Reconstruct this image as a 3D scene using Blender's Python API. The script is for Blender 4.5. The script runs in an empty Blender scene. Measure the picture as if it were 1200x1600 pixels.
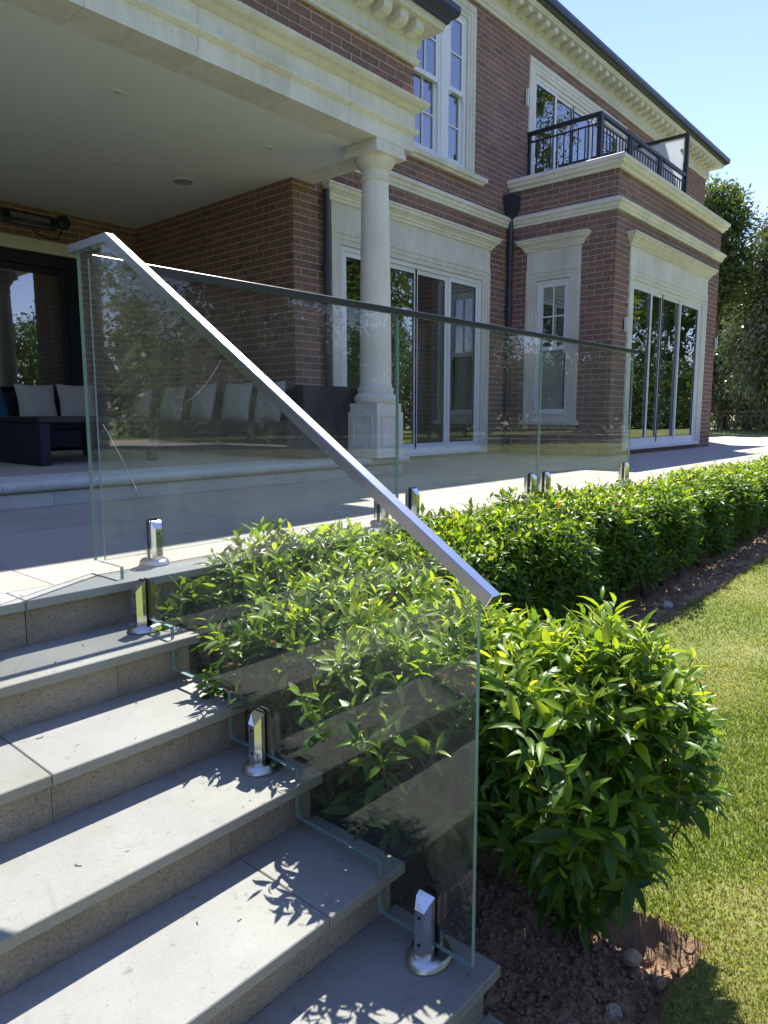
import bpy, math, random
import numpy as np
from mathutils import Vector, Matrix
random.seed(7); RNG = np.random.default_rng(11)
SC = bpy.context.scene
COL = SC.collection
R = math.radians

# ------------------------------------------------------------------ camera, sky, sun, exposure
cam_d = bpy.data.cameras.new('camera'); cam = bpy.data.objects.new('camera', cam_d); COL.objects.link(cam)
cam_d.sensor_fit = 'VERTICAL'; cam_d.sensor_height = 36.0; cam_d.lens = 1101.7/1600*36
cam_d.clip_start = 0.05; cam_d.clip_end = 3000
YAW, PITCH, ROLL = R(48.7125), R(-7.774), R(0.0473)
cam.location = (0, 0, 0.557)
cam.rotation_mode = 'XYZ'
cam.matrix_world = Matrix.Translation((0, 0, 0.557)) @ Matrix.Rotation(-YAW, 4, 'Z') @ Matrix.Rotation(R(90)+PITCH, 4, 'X') @ Matrix.Rotation(-ROLL, 4, 'Z')
SC.camera = cam
SUN = Vector((0.60, 0.325, 1.0)).normalized()
EL = math.asin(SUN.z); AZ = math.atan2(SUN.x, SUN.y)
W = bpy.data.worlds.new('World'); SC.world = W; W.use_nodes = True
wn = W.node_tree.nodes; wl = W.node_tree.links
bg = wn['Background']; sky = wn.new('ShaderNodeTexSky')
sky.sky_type = 'NISHITA'; sky.sun_disc = False; sky.sun_elevation = EL; sky.sun_rotation = AZ
sky.altitude = 60; sky.air_density = 1.0; sky.dust_density = 0.0; sky.ozone_density = 1.6
tn = wn.new('ShaderNodeMixRGB'); tn.blend_type = 'MULTIPLY'; tn.inputs[0].default_value = 1.0; tn.inputs[2].default_value = (.93, .84, 1.03, 1)
wl.new(sky.outputs[0], tn.inputs[1]); wl.new(tn.outputs[0], bg.inputs[0]); bg.inputs[1].default_value = 0.093
sd = bpy.data.lights.new('sun', 'SUN'); sd.energy = 3.3; sd.angle = R(0.53); sd.color = (1.0, 0.955, 0.88)
so = bpy.data.objects.new('sun', sd); COL.objects.link(so); so.location = (30, 18, 50)
so.rotation_euler = SUN.to_track_quat('Z', 'Y').to_euler()
SC.view_settings.view_transform = 'Standard'; SC.view_settings.look = 'None'
SC.view_settings.exposure = 1.62; SC.view_settings.gamma = 1.0; SC.view_settings.use_curve_mapping = False
SC.render.engine = 'CYCLES'
cy = SC.cycles
cy.max_bounces = 10; cy.diffuse_bounces = 4; cy.glossy_bounces = 5; cy.transmission_bounces = 6; cy.transparent_max_bounces = 24
cy.caustics_reflective = False; cy.caustics_refractive = False
cy.sample_clamp_indirect = 8.0
try:
    cy.use_denoising = True; cy.denoiser = 'OPENIMAGEDENOISE'; cy.denoising_prefilter = 'ACCURATE'
except Exception:
    pass

# ------------------------------------------------------------------ materials
def mat(name):
    m = bpy.data.materials.new(name); m.use_nodes = True
    nt = m.node_tree; b = nt.nodes['Principled BSDF']
    return m, nt, b
def N(nt, t, **kw):
    n = nt.nodes.new('ShaderNode'+t)
    for k, v in kw.items():
        if k.startswith('i_'):
            key = k[2:]
            n.inputs[int(key) if key.isdigit() else key.replace('_', ' ')].default_value = v
        else: setattr(n, k, v)
    return n
def noise(nt, scale, detail=4, rough=0.55, vec=None):
    n = N(nt, 'TexNoise', i_Scale=scale, i_Detail=detail, i_Roughness=rough)
    if vec: nt.links.new(vec, n.inputs['Vector'])
    return n
def coords(nt): return N(nt, 'TexCoord').outputs['Object']
def ramp(nt, fac, stops):
    r = N(nt, 'ValToRGB'); e = r.color_ramp.elements
    while len(e) < len(stops): e.new(0.5)
    for q, (p, c) in zip(e, stops): q.position = p; q.color = (*c, 1)
    nt.links.new(fac, r.inputs[0]); return r.outputs[0]
def bump(nt, b, h, strength=0.3, dist=0.01):
    n = N(nt, 'Bump', i_Strength=strength, i_Distance=dist); nt.links.new(h, n.inputs['Height']); nt.links.new(n.outputs[0], b.inputs['Normal'])
def mixc(nt, fac, a, c, mode='MIX'):
    n = N(nt, 'MixRGB', blend_type=mode)
    for i, v in enumerate((fac, a, c)):
        if isinstance(v, (int, float)): n.inputs[i].default_value = v
        elif isinstance(v, tuple): n.inputs[i].default_value = (*v, 1)
        else: nt.links.new(v, n.inputs[i])
    return n.outputs[0]
def plain(name, col, rough=0.5, metal=0.0, nscale=0, namt=0.15, bs=0.0, bscale=60, spec=None):
    m, nt, b = mat(name)
    b.inputs['Roughness'].default_value = rough; b.inputs['Metallic'].default_value = metal
    if spec is not None: b.inputs['Specular IOR Level'].default_value = spec
    if nscale:
        co = coords(nt); n = noise(nt, nscale, 6, 0.6, co)
        lo = tuple(c*(1-namt) for c in col); hi = tuple(min(1, c*(1+namt)) for c in col)
        nt.links.new(ramp(nt, n.outputs[0], [(0.3, lo), (0.7, hi)]), b.inputs['Base Color'])
        if bs: bump(nt, b, noise(nt, bscale, 5, 0.6, co).outputs[0], bs, 0.004)
    else: b.inputs['Base Color'].default_value = (*col, 1)
    return m

def brick_mat():
    m, nt, b = mat('brick'); co = coords(nt)
    at = N(nt, 'Attribute', attribute_name='tint'); oi = N(nt, 'ObjectInfo')
    ad = N(nt, 'Math', operation='ADD'); nt.links.new(at.outputs['Fac'], ad.inputs[0]); nt.links.new(oi.outputs['Random'], ad.inputs[1])
    fr = N(nt, 'Math', operation='FRACT'); nt.links.new(ad.outputs[0], fr.inputs[0])
    c = ramp(nt, fr.outputs[0], [(0, (.19, .113, .095)), (.25, (.245, .135, .108)), (.5, (.275, .148, .114)), (.75, (.215, .124, .103)), (.92, (.31, .17, .128)), (1, (.195, .114, .095))])
    nz = noise(nt, 28, 6, .65, co)
    c2 = mixc(nt, .75, c, ramp(nt, nz.outputs[0], [(.3, (.62, .6, .6)), (.5, (1, 1, 1)), (.72, (1.35, 1.3, 1.25))]), 'MULTIPLY')
    big = noise(nt, .9, 4, .6, co)
    c3 = mixc(nt, .5, c2, ramp(nt, big.outputs[0], [(.35, (.8, .78, .78)), (.6, (1.05, 1.05, 1.05)), (.75, (1.3, 1.25, 1.2))]), 'MULTIPLY')
    nt.links.new(c3, b.inputs['Base Color']); b.inputs['Roughness'].default_value = .85
    bump(nt, b, noise(nt, 160, 5, .7, co).outputs[0], .6, .003)
    return m
def stone_mat(name, col, dark=.8, scale=3.0, fine=90, stain=(.75, .7, .58), bs=.25, rough=.8, pits=0.0, spots=0.0, streak=0.0):
    m, nt, b = mat(name); co = coords(nt)
    oi = N(nt, 'ObjectInfo')
    ofs = N(nt, 'VectorMath', operation='ADD'); cmb = N(nt, 'CombineXYZ')
    mu = N(nt, 'Math', operation='MULTIPLY', i_1=37.0); nt.links.new(oi.outputs['Random'], mu.inputs[0]); nt.links.new(mu.outputs[0], cmb.inputs[0]); nt.links.new(mu.outputs[0], cmb.inputs[1])
    nt.links.new(co, ofs.inputs[0]); nt.links.new(cmb.outputs[0], ofs.inputs[1]); co = ofs.outputs[0]
    n1 = noise(nt, scale, 6, .6, co); n2 = noise(nt, fine, 4, .7, co)
    c = ramp(nt, n1.outputs[0], [(.3, tuple(x*dark for x in col)), (.55, col), (.75, tuple(min(.95, x*1.1) for x in col))])
    c = mixc(nt, .6, c, ramp(nt, n2.outputs[0], [(.3, (.82, .82, .82)), (.6, (1.06, 1.06, 1.06))]), 'MULTIPLY')
    n3 = noise(nt, scale*.45, 5, .7, co)
    c = mixc(nt, .7, c, ramp(nt, n3.outputs[0], [(.5, (1, 1, 1)), (.72, stain)]), 'MULTIPLY')
    vr = ramp(nt, oi.outputs['Random'], [(0, (.93, .93, .93)), (1, (1.05, 1.05, 1.05))]); c = mixc(nt, 1.0, c, vr, 'MULTIPLY')
    h = n2.outputs[0]
    if streak:
        mp = N(nt, 'Mapping'); mp.inputs['Scale'].default_value = (9, 9, .9); nt.links.new(co, mp.inputs[0])
        c = mixc(nt, streak, c, ramp(nt, noise(nt, 1.4, 7, .7, mp.outputs[0]).outputs[0], [(.40, (.68, .66, .60)), (.52, (1, 1, 1)), (.8, (1.04, 1.04, 1.04))]), 'MULTIPLY')
        c = mixc(nt, streak, c, ramp(nt, noise(nt, 13, 7, .75, co).outputs[0], [(.33, (.74, .71, .64)), (.46, (1, 1, 1))]), 'MULTIPLY')
    if spots:
        v = N(nt, 'TexNoise', i_Scale=26.0, i_Detail=8.0, i_Roughness=.8); nt.links.new(co, v.inputs['Vector'])
        c = mixc(nt, spots, c, ramp(nt, v.outputs[0], [(.32, (.35, .33, .3)), (.42, (1, 1, 1))]), 'MULTIPLY')
    if pits:
        v = N(nt, 'TexVoronoi', i_Scale=330.0); nt.links.new(co, v.inputs['Vector'])
        pz = noise(nt, 95, 6, .8, co)
        c = mixc(nt, pits, c, ramp(nt, v.outputs['Color'], [(.0, (.42, .4, .37)), (.35, (.85, .83, .8)), (.8, (1.2, 1.17, 1.1))]), 'MULTIPLY')
        c = mixc(nt, pits, c, ramp(nt, pz.outputs[0], [(.36, (.35, .33, .3)), (.45, (1, 1, 1))]), 'MULTIPLY')
        mm = N(nt, 'Math', operation='ADD'); nt.links.new(v.outputs['Distance'], mm.inputs[0]); nt.links.new(pz.outputs[0], mm.inputs[1]); h = mm.outputs[0]
    nt.links.new(c, b.inputs['Base Color']); b.inputs['Roughness'].default_value = rough
    bump(nt, b, h, bs, .004)
    return m
def glass_mat(name, tint, ior, dirt=0.0, dirt_col=(.8, .85, .85)):
    m = bpy.data.materials.new(name); m.use_nodes = True; nt = m.node_tree
    nt.nodes.remove(nt.nodes['Principled BSDF']); out = nt.nodes['Material Output']
    tr = N(nt, 'BsdfTransparent'); tr.inputs[0].default_value = (*tint, 1)
    gl = N(nt, 'BsdfGlossy'); gl.inputs['Roughness'].default_value = 0.0
    fr = N(nt, 'Fresnel'); mx = N(nt, 'MixShader'); ge = N(nt, 'NewGeometry')
    ir = N(nt, 'MapRange'); ir.inputs[3].default_value = ior; ir.inputs[4].default_value = 1/ior   # same reflectance from either side
    nt.links.new(ge.outputs['Backfacing'], ir.inputs[0]); nt.links.new(ir.outputs[0], fr.inputs[0])
    nt.links.new(fr.outputs[0], mx.inputs[0]); nt.links.new(tr.outputs[0], mx.inputs[1]); nt.links.new(gl.outputs[0], mx.inputs[2])
    last = mx.outputs[0]
    if dirt:
        co = coords(nt)
        sc = N(nt, 'Mapping'); sc.inputs['Scale'].default_value = (7, 7, 1.1); nt.links.new(co, sc.inputs[0])
        n1 = noise(nt, 1.6, 6, .7, sc.outputs[0]); n2 = noise(nt, 3.0, 5, .6, co); n3 = noise(nt, 130, 2, .6, co)
        a = N(nt, 'MapRange'); a.inputs[1].default_value = .42; a.inputs[2].default_value = .85; nt.links.new(n1.outputs[0], a.inputs[0])
        b2 = N(nt, 'MapRange'); b2.inputs[1].default_value = .4; b2.inputs[2].default_value = .8; nt.links.new(n2.outputs[0], b2.inputs[0])
        c2 = N(nt, 'MapRange'); c2.inputs[1].default_value = .68; c2.inputs[2].default_value = .72; nt.links.new(n3.outputs[0], c2.inputs[0])
        s1 = N(nt, 'Math', operation='MULTIPLY_ADD', i_1=.9, i_2=.22); nt.links.new(a.outputs[0], s1.inputs[0])
        s2 = N(nt, 'Math', operation='MULTIPLY_ADD', i_1=.6); nt.links.new(b2.outputs[0], s2.inputs[0]); nt.links.new(s1.outputs[0], s2.inputs[2])
        s3 = N(nt, 'Math', operation='MULTIPLY_ADD', i_1=1.6); nt.links.new(c2.outputs[0], s3.inputs[0]); nt.links.new(s2.outputs[0], s3.inputs[2])
        s4 = N(nt, 'Math', operation='MULTIPLY', i_1=dirt, use_clamp=True); nt.links.new(s3.outputs[0], s4.inputs[0])
        df = N(nt, 'BsdfDiffuse'); df.inputs[0].default_value = (*dirt_col, 1)
        tl = N(nt, 'BsdfTranslucent'); tl.inputs[0].default_value = (*dirt_col, 1)
        ds = N(nt, 'MixShader', i_0=.55); nt.links.new(df.outputs[0], ds.inputs[1]); nt.links.new(tl.outputs[0], ds.inputs[2])
        m2 = N(nt, 'MixShader'); nt.links.new(s4.outputs[0], m2.inputs[0]); nt.links.new(last, m2.inputs[1]); nt.links.new(ds.outputs[0], m2.inputs[2]); last = m2.outputs[0]
    nt.links.new(last, out.inputs[0]); return m
def leaf_mat(name, stops, trans=.42, rough=.28, tcol=1.0, spec=.5, hue=None):
    m, nt, b = mat(name); out = nt.nodes['Material Output']
    at = N(nt, 'Attribute', attribute_name='tint'); co = coords(nt)
    c = ramp(nt, at.outputs['Fac'], stops)
    c = mixc(nt, .6, c, ramp(nt, noise(nt, 60, 3, .6, co).outputs[0], [(.3, (.8, .82, .8)), (.65, (1.15, 1.12, 1.1))]), 'MULTIPLY')
    nt.links.new(c, b.inputs['Base Color']); b.inputs['Roughness'].default_value = rough; b.inputs['Specular IOR Level'].default_value = spec
    tl = N(nt, 'BsdfTranslucent')
    tc = mixc(nt, 1.0, c, (1.9*tcol, 1.75*tcol, .8*tcol), 'MULTIPLY'); nt.links.new(tc, tl.inputs[0])
    mx = N(nt, 'MixShader', i_0=trans); nt.links.new(b.outputs[0], mx.inputs[1]); nt.links.new(tl.outputs[0], mx.inputs[2]); nt.links.new(mx.outputs[0], out.inputs[0])
    return m
def steel_mat(name, col=(.62, .62, .63), rough=.28, stretch=None):
    m, nt, b = mat(name); co = coords(nt)
    b.inputs['Metallic'].default_value = 1.0; b.inputs['Base Color'].default_value = (*col, 1)
    mp = N(nt, 'Mapping'); mp.inputs['Scale'].default_value = stretch or (1, 1, 1); nt.links.new(co, mp.inputs[0])
    n = noise(nt, 40, 4, .6, mp.outputs[0])
    rr = N(nt, 'MapRange'); rr.inputs[3].default_value = rough*.75; rr.inputs[4].default_value = rough*1.5; nt.links.new(n.outputs[0], rr.inputs[0]); nt.links.new(rr.outputs[0], b.inputs['Roughness'])
    bump(nt, b, n.outputs[0], .05, .001)
    return m

M = {}
M['brick'] = brick_mat()
M['mortar'] = plain('mortar', (.48, .425, .375), .95, 0, 20, .2, .5, 120)
M['lime'] = stone_mat('limestone', (.82, .78, .70), .86, 2.2, 70, (.86, .83, .74), .18, streak=.22)
M['column'] = stone_mat('cast_stone', (.82, .79, .72), .92, 1.6, 60, (.9, .88, .82), .1, streak=.12)
M['render'] = stone_mat('painted_cornice', (.74, .72, .66), .93, 1.5, 60, (.9, .88, .82), .12, streak=.2)
M['white'] = plain('white_frame_paint', (.80, .81, .82), .38, 0, 3, .03)
M['ceil'] = plain('ceiling_paint', (.90, .90, .89), .8, 0, 1.2, .03)
M['pave'] = stone_mat('porcelain_paving', (.40, .365, .315), .92, 2.0, 120, (.88, .86, .82), .1, .7)
M['coping'] = stone_mat('grey_coping', (.40, .40, .375), .9, 3.0, 120, (.86, .85, .8), .12, .65)
M['tread'] = stone_mat('porcelain_tread', (.33, .32, .287), .88, 3.5, 190, (.80, .76, .64), .12, .62, 0, .62)
M['riser'] = stone_mat('pitted_riser', (.47, .415, .325), .80, 3.5, 260, (.66, .62, .54), .7, .92, .7)
M['plinth'] = stone_mat('pale_plinth', (.58, .575, .54), .88, 4.0, 60, (.8, .79, .7), .2, .7)
M['steel'] = steel_mat('brushed_steel')
M['rail'] = steel_mat('satin_rail', (.52, .52, .54), .22, (30, 1, 1))
M['railx'] = steel_mat('dull_rail', (.10, .10, .085), .3, (1, 30, 30))
M['rubber'] = plain('rubber', (.012, .012, .014), .45)
M['glass'] = glass_mat('balustrade_glass', (.972, .988, .983), 1.45, .016)
M['glassedge'] = plain('glass_edge', (.27, .40, .375), .12, 0)
M['pane'] = glass_mat('window_glass', (.80, .83, .84), 3.0)
M['navy'] = plain('navy_gutter', (.035, .042, .062), .32, 0, 6, .12)
M['dark'] = plain('anthracite_frame', (.010, .014, .026), .4, 0, 5, .15)
M['iron'] = plain('black_iron', (.022, .024, .03), .45, 0, 20, .2)
M['rattan'] = plain('dark_rattan', (.009, .012, .024), .6, 0, 40, .3, .6, 120)
M['rattan_seat'] = plain('charcoal_seat', (.012, .015, .028), .9, 0, 60, .2)
M['cushion'] = plain('grey_cushion', (.50, .49, .47), .95, 0, 50, .1, .3, 200)
M['blue'] = plain('blue_cushion', (.02, .11, .20), .95, 0, 50, .1, .3, 200)
M['curtain'] = plain('curtain', (.30, .29, .28), .95, 0, 8, .06)
M['inwall'] = plain('interior_wall', (.30, .28, .25), .9)
M['infloor'] = plain('interior_floor', (.20, .15, .10), .5)
M['slate'] = plain('roof_slate', (.07, .07, .08), .7, 0, 8, .2)
M['frost'] = None
M['chrome'] = steel_mat('chrome', (.8, .8, .8), .12)
M['heat'] = plain('heater_reflector', (.7, .68, .6), .25, .9)
M['black'] = plain('black_plastic', (.015, .017, .025), .45)
M['lampwhite'] = plain('lamp_white', (.75, .75, .72), .4)
M['grille'] = plain('speaker_grille', (.42, .42, .42), .7)
M['scratch'] = plain('scratched_glass', (.8, .8, .8), .6)
M['bark'] = plain('bark', (.085, .062, .045), .9, 0, 14, .35, .7, 60)
M['twig'] = plain('twig', (.12, .075, .04), .8, 0, 30, .3)
def frosted():
    m = bpy.data.materials.new('frosted_glass'); m.use_nodes = True; nt = m.node_tree; b = nt.nodes['Principled BSDF']
    b.inputs['Base Color'].default_value = (.72, .76, .80, 1); b.inputs['Roughness'].default_value = .45
    tl = N(nt, 'BsdfTranslucent'); tl.inputs[0].default_value = (.72, .76, .8, 1); mx = N(nt, 'MixShader', i_0=.6)
    tr = N(nt, 'BsdfTransparent'); m2 = N(nt, 'MixShader', i_0=.35)
    nt.links.new(b.outputs[0], mx.inputs[1]); nt.links.new(tl.outputs[0], mx.inputs[2]); nt.links.new(mx.outputs[0], m2.inputs[1]); nt.links.new(tr.outputs[0], m2.inputs[2])
    nt.links.new(m2.outputs[0], nt.nodes['Material Output'].inputs[0]); return m
M['frost'] = frosted()
def soil_mat():
    m, nt, b = mat('soil'); co = coords(nt)
    n1 = noise(nt, 5, 6, .7, co); n2 = noise(nt, 90, 5, .75, co)
    c = ramp(nt, n1.outputs[0], [(.3, (.23, .145, .085)), (.5, (.37, .24, .145)), (.72, (.50, .34, .215))])
    c = mixc(nt, .8, c, ramp(nt, n2.outputs[0], [(.3, (.5, .5, .5)), (.5, (1, 1, 1)), (.72, (1.45, 1.4, 1.3))]), 'MULTIPLY')
    nt.links.new(c, b.inputs['Base Color']); b.inputs['Roughness'].default_value = .95
    bump(nt, b, n2.outputs[0], .9, .01); return m
M['soil'] = soil_mat()
def lawn_mat():
    m, nt, b = mat('lawn'); co = coords(nt)
    n1 = noise(nt, 1.3, 5, .65, co); n2 = noise(nt, 45, 6, .75, co); n3 = noise(nt, .35, 3, .6, co)
    c = ramp(nt, n1.outputs[0], [(.32, (.13, .18, .032)), (.55, (.19, .22, .05)), (.75, (.32, .29, .115))])
    c = mixc(nt, .8, c, ramp(nt, n2.outputs[0], [(.28, (.6, .62, .6)), (.5, (1, 1, 1)), (.75, (1.4, 1.35, 1.2))]), 'MULTIPLY')
    nt.links.new(c, b.inputs['Base Color']); b.inputs['Roughness'].default_value = .9
    bump(nt, b, n2.outputs[0], .8, .015); return m
M['lawn'] = lawn_mat()
M['grass'] = leaf_mat('grass_blades', [(0, (.115, .175, .028)), (.45, (.18, .25, .038)), (.7, (.26, .29, .07)), (1, (.44, .38, .19))], .42, .6, .85, .15)
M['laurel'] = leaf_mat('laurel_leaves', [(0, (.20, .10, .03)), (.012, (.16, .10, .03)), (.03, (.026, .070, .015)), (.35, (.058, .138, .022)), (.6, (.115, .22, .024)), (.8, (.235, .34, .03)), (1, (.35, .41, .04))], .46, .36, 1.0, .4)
M['treeleaf'] = leaf_mat('tree_leaves', [(0, (.07, .095, .07)), (.5, (.12, .155, .10)), (1, (.20, .23, .14))], .36, .30, .9, .6)
M['treeleaf2'] = leaf_mat('bright_tree_leaves', [(0, (.05, .085, .025)), (.5, (.085, .135, .038)), (1, (.15, .19, .06))], .4, .4, .9, .4)

# ------------------------------------------------------------------ mesh helpers
def wpos(o):
    p = Vector((0, 0, 0))
    while o is not None: p += o.location; o = o.parent
    return p
class MB:
    def __init__(s): s.v = []; s.f = []; s.t = []; s.mi = []
    def add(s, vs, fs, tint=0.0, mi=0):
        b = len(s.v); s.v.extend([tuple(p) for p in vs]); s.f.extend([tuple(b+i for i in f) for f in fs]); s.t.extend([tint]*len(fs)); s.mi.extend([mi]*len(fs)); return s
    def box(s, x0, x1, y0, y1, z0, z1, tint=0.0, mi=0, bev=0.0):
        if bev:
            b = bev; vs = []; 
            # chamfered box: 3 vertices per corner
            idx = {}
            for ix, X, sx in ((0, x0, 1), (1, x1, -1)):
                for iy, Y, sy in ((0, y0, 1), (1, y1, -1)):
                    for iz, Z, sz in ((0, z0, 1), (1, z1, -1)):
                        idx[(ix, iy, iz, 0)] = len(vs); vs.append((X, Y+sy*b, Z+sz*b))
                        idx[(ix, iy, iz, 1)] = len(vs); vs.append((X+sx*b, Y, Z+sz*b))
                        idx[(ix, iy, iz, 2)] = len(vs); vs.append((X+sx*b, Y+sy*b, Z))
            q = lambda *a: [idx[k] for k in a]
            fs = []
            def face(k, order): fs.append([idx[o] for o in order])
            fs.append(q((0,0,0,0),(0,0,1,0),(0,1,1,0),(0,1,0,0))); fs.append(q((1,0,0,0),(1,1,0,0),(1,1,1,0),(1,0,1,0)))
            fs.append(q((0,0,0,1),(1,0,0,1),(1,0,1,1),(0,0,1,1))); fs.append(q((0,1,0,1),(0,1,1,1),(1,1,1,1),(1,1,0,1)))
            fs.append(q((0,0,0,2),(0,1,0,2),(1,1,0,2),(1,0,0,2))); fs.append(q((0,0,1,2),(1,0,1,2),(1,1,1,2),(0,1,1,2)))
            for a in (0, 1):
                for c in (0, 1):
                    fs.append(q((a,c,0,0),(a,c,0,1),(a,c,1,1),(a,c,1,0)))
                    fs.append(q((a,0,c,0),(a,0,c,2),(a,1,c,2),(a,1,c,0)))
                    fs.append(q((0,a,c,1),(0,a,c,2),(1,a,c,2),(1,a,c,1)))
                    for d in (0, 1): fs.append(q((a,c,d,0),(a,c,d,1),(a,c,d,2)))
            return s.add(vs, fs, tint, mi)
        vs = [(x, y, z) for x in (x0, x1) for y in (y0, y1) for z in (z0, z1)]
        return s.add(vs, [(0,1,3,2),(4,6,7,5),(0,4,5,1),(2,3,7,6),(0,2,6,4),(1,5,7,3)], tint, mi)
    def prism(s, poly, a0, a1, axis='x', tint=0.0, mi=0):
        """poly: 2-D outline in the other two axes (order y,z / x,z / x,y)"""
        n = len(poly); mk = {'x': lambda a, p: (a, p[0], p[1]), 'y': lambda a, p: (p[0], a, p[1]), 'z': lambda a, p: (p[0], p[1], a)}[axis]
        vs = [mk(a0, p) for p in poly]+[mk(a1, p) for p in poly]
        fs = [tuple(range(n)), tuple(range(2*n-1, n-1, -1))]+[(i, (i+1) % n, n+(i+1) % n, n+i) for i in range(n)]
        return s.add(vs, fs, tint, mi)
    def sweep(s, prof, path, tint=0.0, mi=0):
        """prof: (out, z) outline, closed; path: plan polyline, outward = right-hand side; mitred"""
        P = [Vector((p[0], p[1])) for p in path]; D = [(P[i+1]-P[i]).normalized() for i in range(len(P)-1)]
        nrm = [Vector((d.y, -d.x)) for d in D]; vs = []; k = len(prof)
        for i, p in enumerate(P):
            if i == 0: m = nrm[0]
            elif i == len(P)-1: m = nrm[-1]
            else: m = (nrm[i-1]+nrm[i])/(1+nrm[i-1].dot(nrm[i]))
            vs += [(p.x+m.x*o, p.y+m.y*o, z) for o, z in prof]
        fs = []
        for i in range(len(P)-1):
            fs += [(i*k+j, i*k+(j+1) % k, (i+1)*k+(j+1) % k, (i+1)*k+j) for j in range(k)]
        fs += [tuple(range(k)), tuple(range(len(P)*k-1, (len(P)-1)*k-1, -1))]
        return s.add(vs, fs, tint, mi)
    def lathe(s, prof, cx, cy, seg=40, tint=0.0, mi=0):
        vs = []; k = len(prof)
        for j in range(seg):
            a = 2*math.pi*j/seg; vs += [(cx+r*math.cos(a), cy+r*math.sin(a), z) for r, z in prof]
        fs = [(j*k+i, ((j+1) % seg)*k+i, ((j+1) % seg)*k+i+1, j*k+i+1) for j in range(seg) for i in range(k-1)]
        fs += [tuple(j*k for j in range(seg-1, -1, -1)), tuple(j*k+k-1 for j in range(seg))]
        return s.add(vs, fs, tint, mi)
    def tube(s, pts, rad, seg=8, tint=0.0, mi=0):
        P = [Vector(p) for p in pts]; rad = rad if isinstance(rad, (list, tuple)) else [rad]*len(P); vs = []
        for i, p in enumerate(P):
            d = (P[min(i+1, len(P)-1)]-P[max(i-1, 0)]).normalized(); a = d.orthogonal().normalized(); b = d.cross(a)
            if i and a.dot(pa) < .5:
                a = (pa-d*pa.dot(d)).normalized(); b = d.cross(a)
            pa = a
            vs += [p+(a*math.cos(2*math.pi*j/seg)+b*math.sin(2*math.pi*j/seg))*rad[i] for j in range(seg)]
        fs = [(i*seg+j, i*seg+(j+1) % seg, (i+1)*seg+(j+1) % seg, (i+1)*seg+j) for i in range(len(P)-1) for j in range(seg)]
        fs += [tuple(range(seg-1, -1, -1)), tuple(range((len(P)-1)*seg, len(P)*seg))]
        return s.add(vs, fs, tint, mi)
    def build(s, name, mats, parent=None, smooth=False, kind=None, label=None):
        me = bpy.data.meshes.new(name); off = wpos(parent) if parent else Vector((0, 0, 0))
        me.from_pydata([(x-off.x, y-off.y, z-off.z) for x, y, z in s.v], [], s.f)
        mats = mats if isinstance(mats, (list, tuple)) else [mats]
        for m in mats: me.materials.append(m)
        if len(mats) > 1: me.polygons.foreach_set('material_index', s.mi)
        if any(s.t):
            at = me.attributes.new('tint', 'FLOAT', 'FACE'); at.data.foreach_set('value', s.t)
        if smooth:
            me.polygons.foreach_set('use_smooth', [True]*len(me.polygons))
            try: me.set_sharp_from_angle(angle=R(38))
            except Exception: pass
        # outward normals
        import bmesh
        if len(s.f) < 6000:
            bm = bmesh.new(); bm.from_mesh(me); bmesh.ops.recalc_face_normals(bm, faces=bm.faces); bm.to_mesh(me); bm.free()
            if smooth:
                try: me.set_sharp_from_angle(angle=R(38))
                except Exception: pass
        me.update()
        o = bpy.data.objects.new(name, me); COL.objects.link(o)
        if parent: o.parent = parent
        if kind: o['kind'] = kind
        if label: o['label'] = label
        return o
def thing(name, label, cat, loc, group=None, kind=None):
    o = bpy.data.objects.new(name, None); COL.objects.link(o); o.location = loc; o.empty_display_size = .1
    o['label'] = label; o['category'] = cat
    if group: o['group'] = group
    if kind: o['kind'] = kind
    return o
def tag(o, label, cat, group=None, kind=None):
    o['label'] = label
    if cat: o['category'] = cat
    if group: o['group'] = group
    if kind: o['kind'] = kind
    return o
def np_mesh(name, V, F, tint, material, parent=None, kind=None, smooth=False):
    """V (n,3) array, F (m,k) array of equal-sized faces"""
    me = bpy.data.meshes.new(name); off = np.array(wpos(parent)) if parent else np.zeros(3)
    V = (V-off).astype(np.float32); m, k = F.shape
    me.vertices.add(len(V)); me.vertices.foreach_set('co', V.ravel())
    me.loops.add(m*k); me.loops.foreach_set('vertex_index', F.ravel().astype(np.int32))
    me.polygons.add(m); me.polygons.foreach_set('loop_start', np.arange(0, m*k, k, dtype=np.int32))
    try: me.polygons.foreach_set('loop_total', np.full(m, k, dtype=np.int32))
    except Exception: pass
    if smooth: me.polygons.foreach_set('use_smooth', np.ones(m, dtype=bool))
    me.update(calc_edges=True)
    at = me.attributes.new('tint', 'FLOAT', 'FACE'); at.data.foreach_set('value', tint.astype(np.float32))
    me.materials.append(material)
    o = bpy.data.objects.new(name, me); COL.objects.link(o)
    if parent: o.parent = parent
    if kind: o['kind'] = kind
    return o
# projection, only used to rank which repeats show largest
_F = np.array([math.sin(YAW)*math.cos(PITCH), math.cos(YAW)*math.cos(PITCH), math.sin(PITCH)])
_Rt = np.array([math.cos(YAW), -math.sin(YAW), 0]); _U = np.cross(_Rt, _F)
def screen(P):
    P = np.asarray(P)-np.array([0, 0, .557]); d = P@_F
    return 600+1101.7*(P@_Rt)/d, 800-1101.7*(P@_U)/d, d

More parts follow.
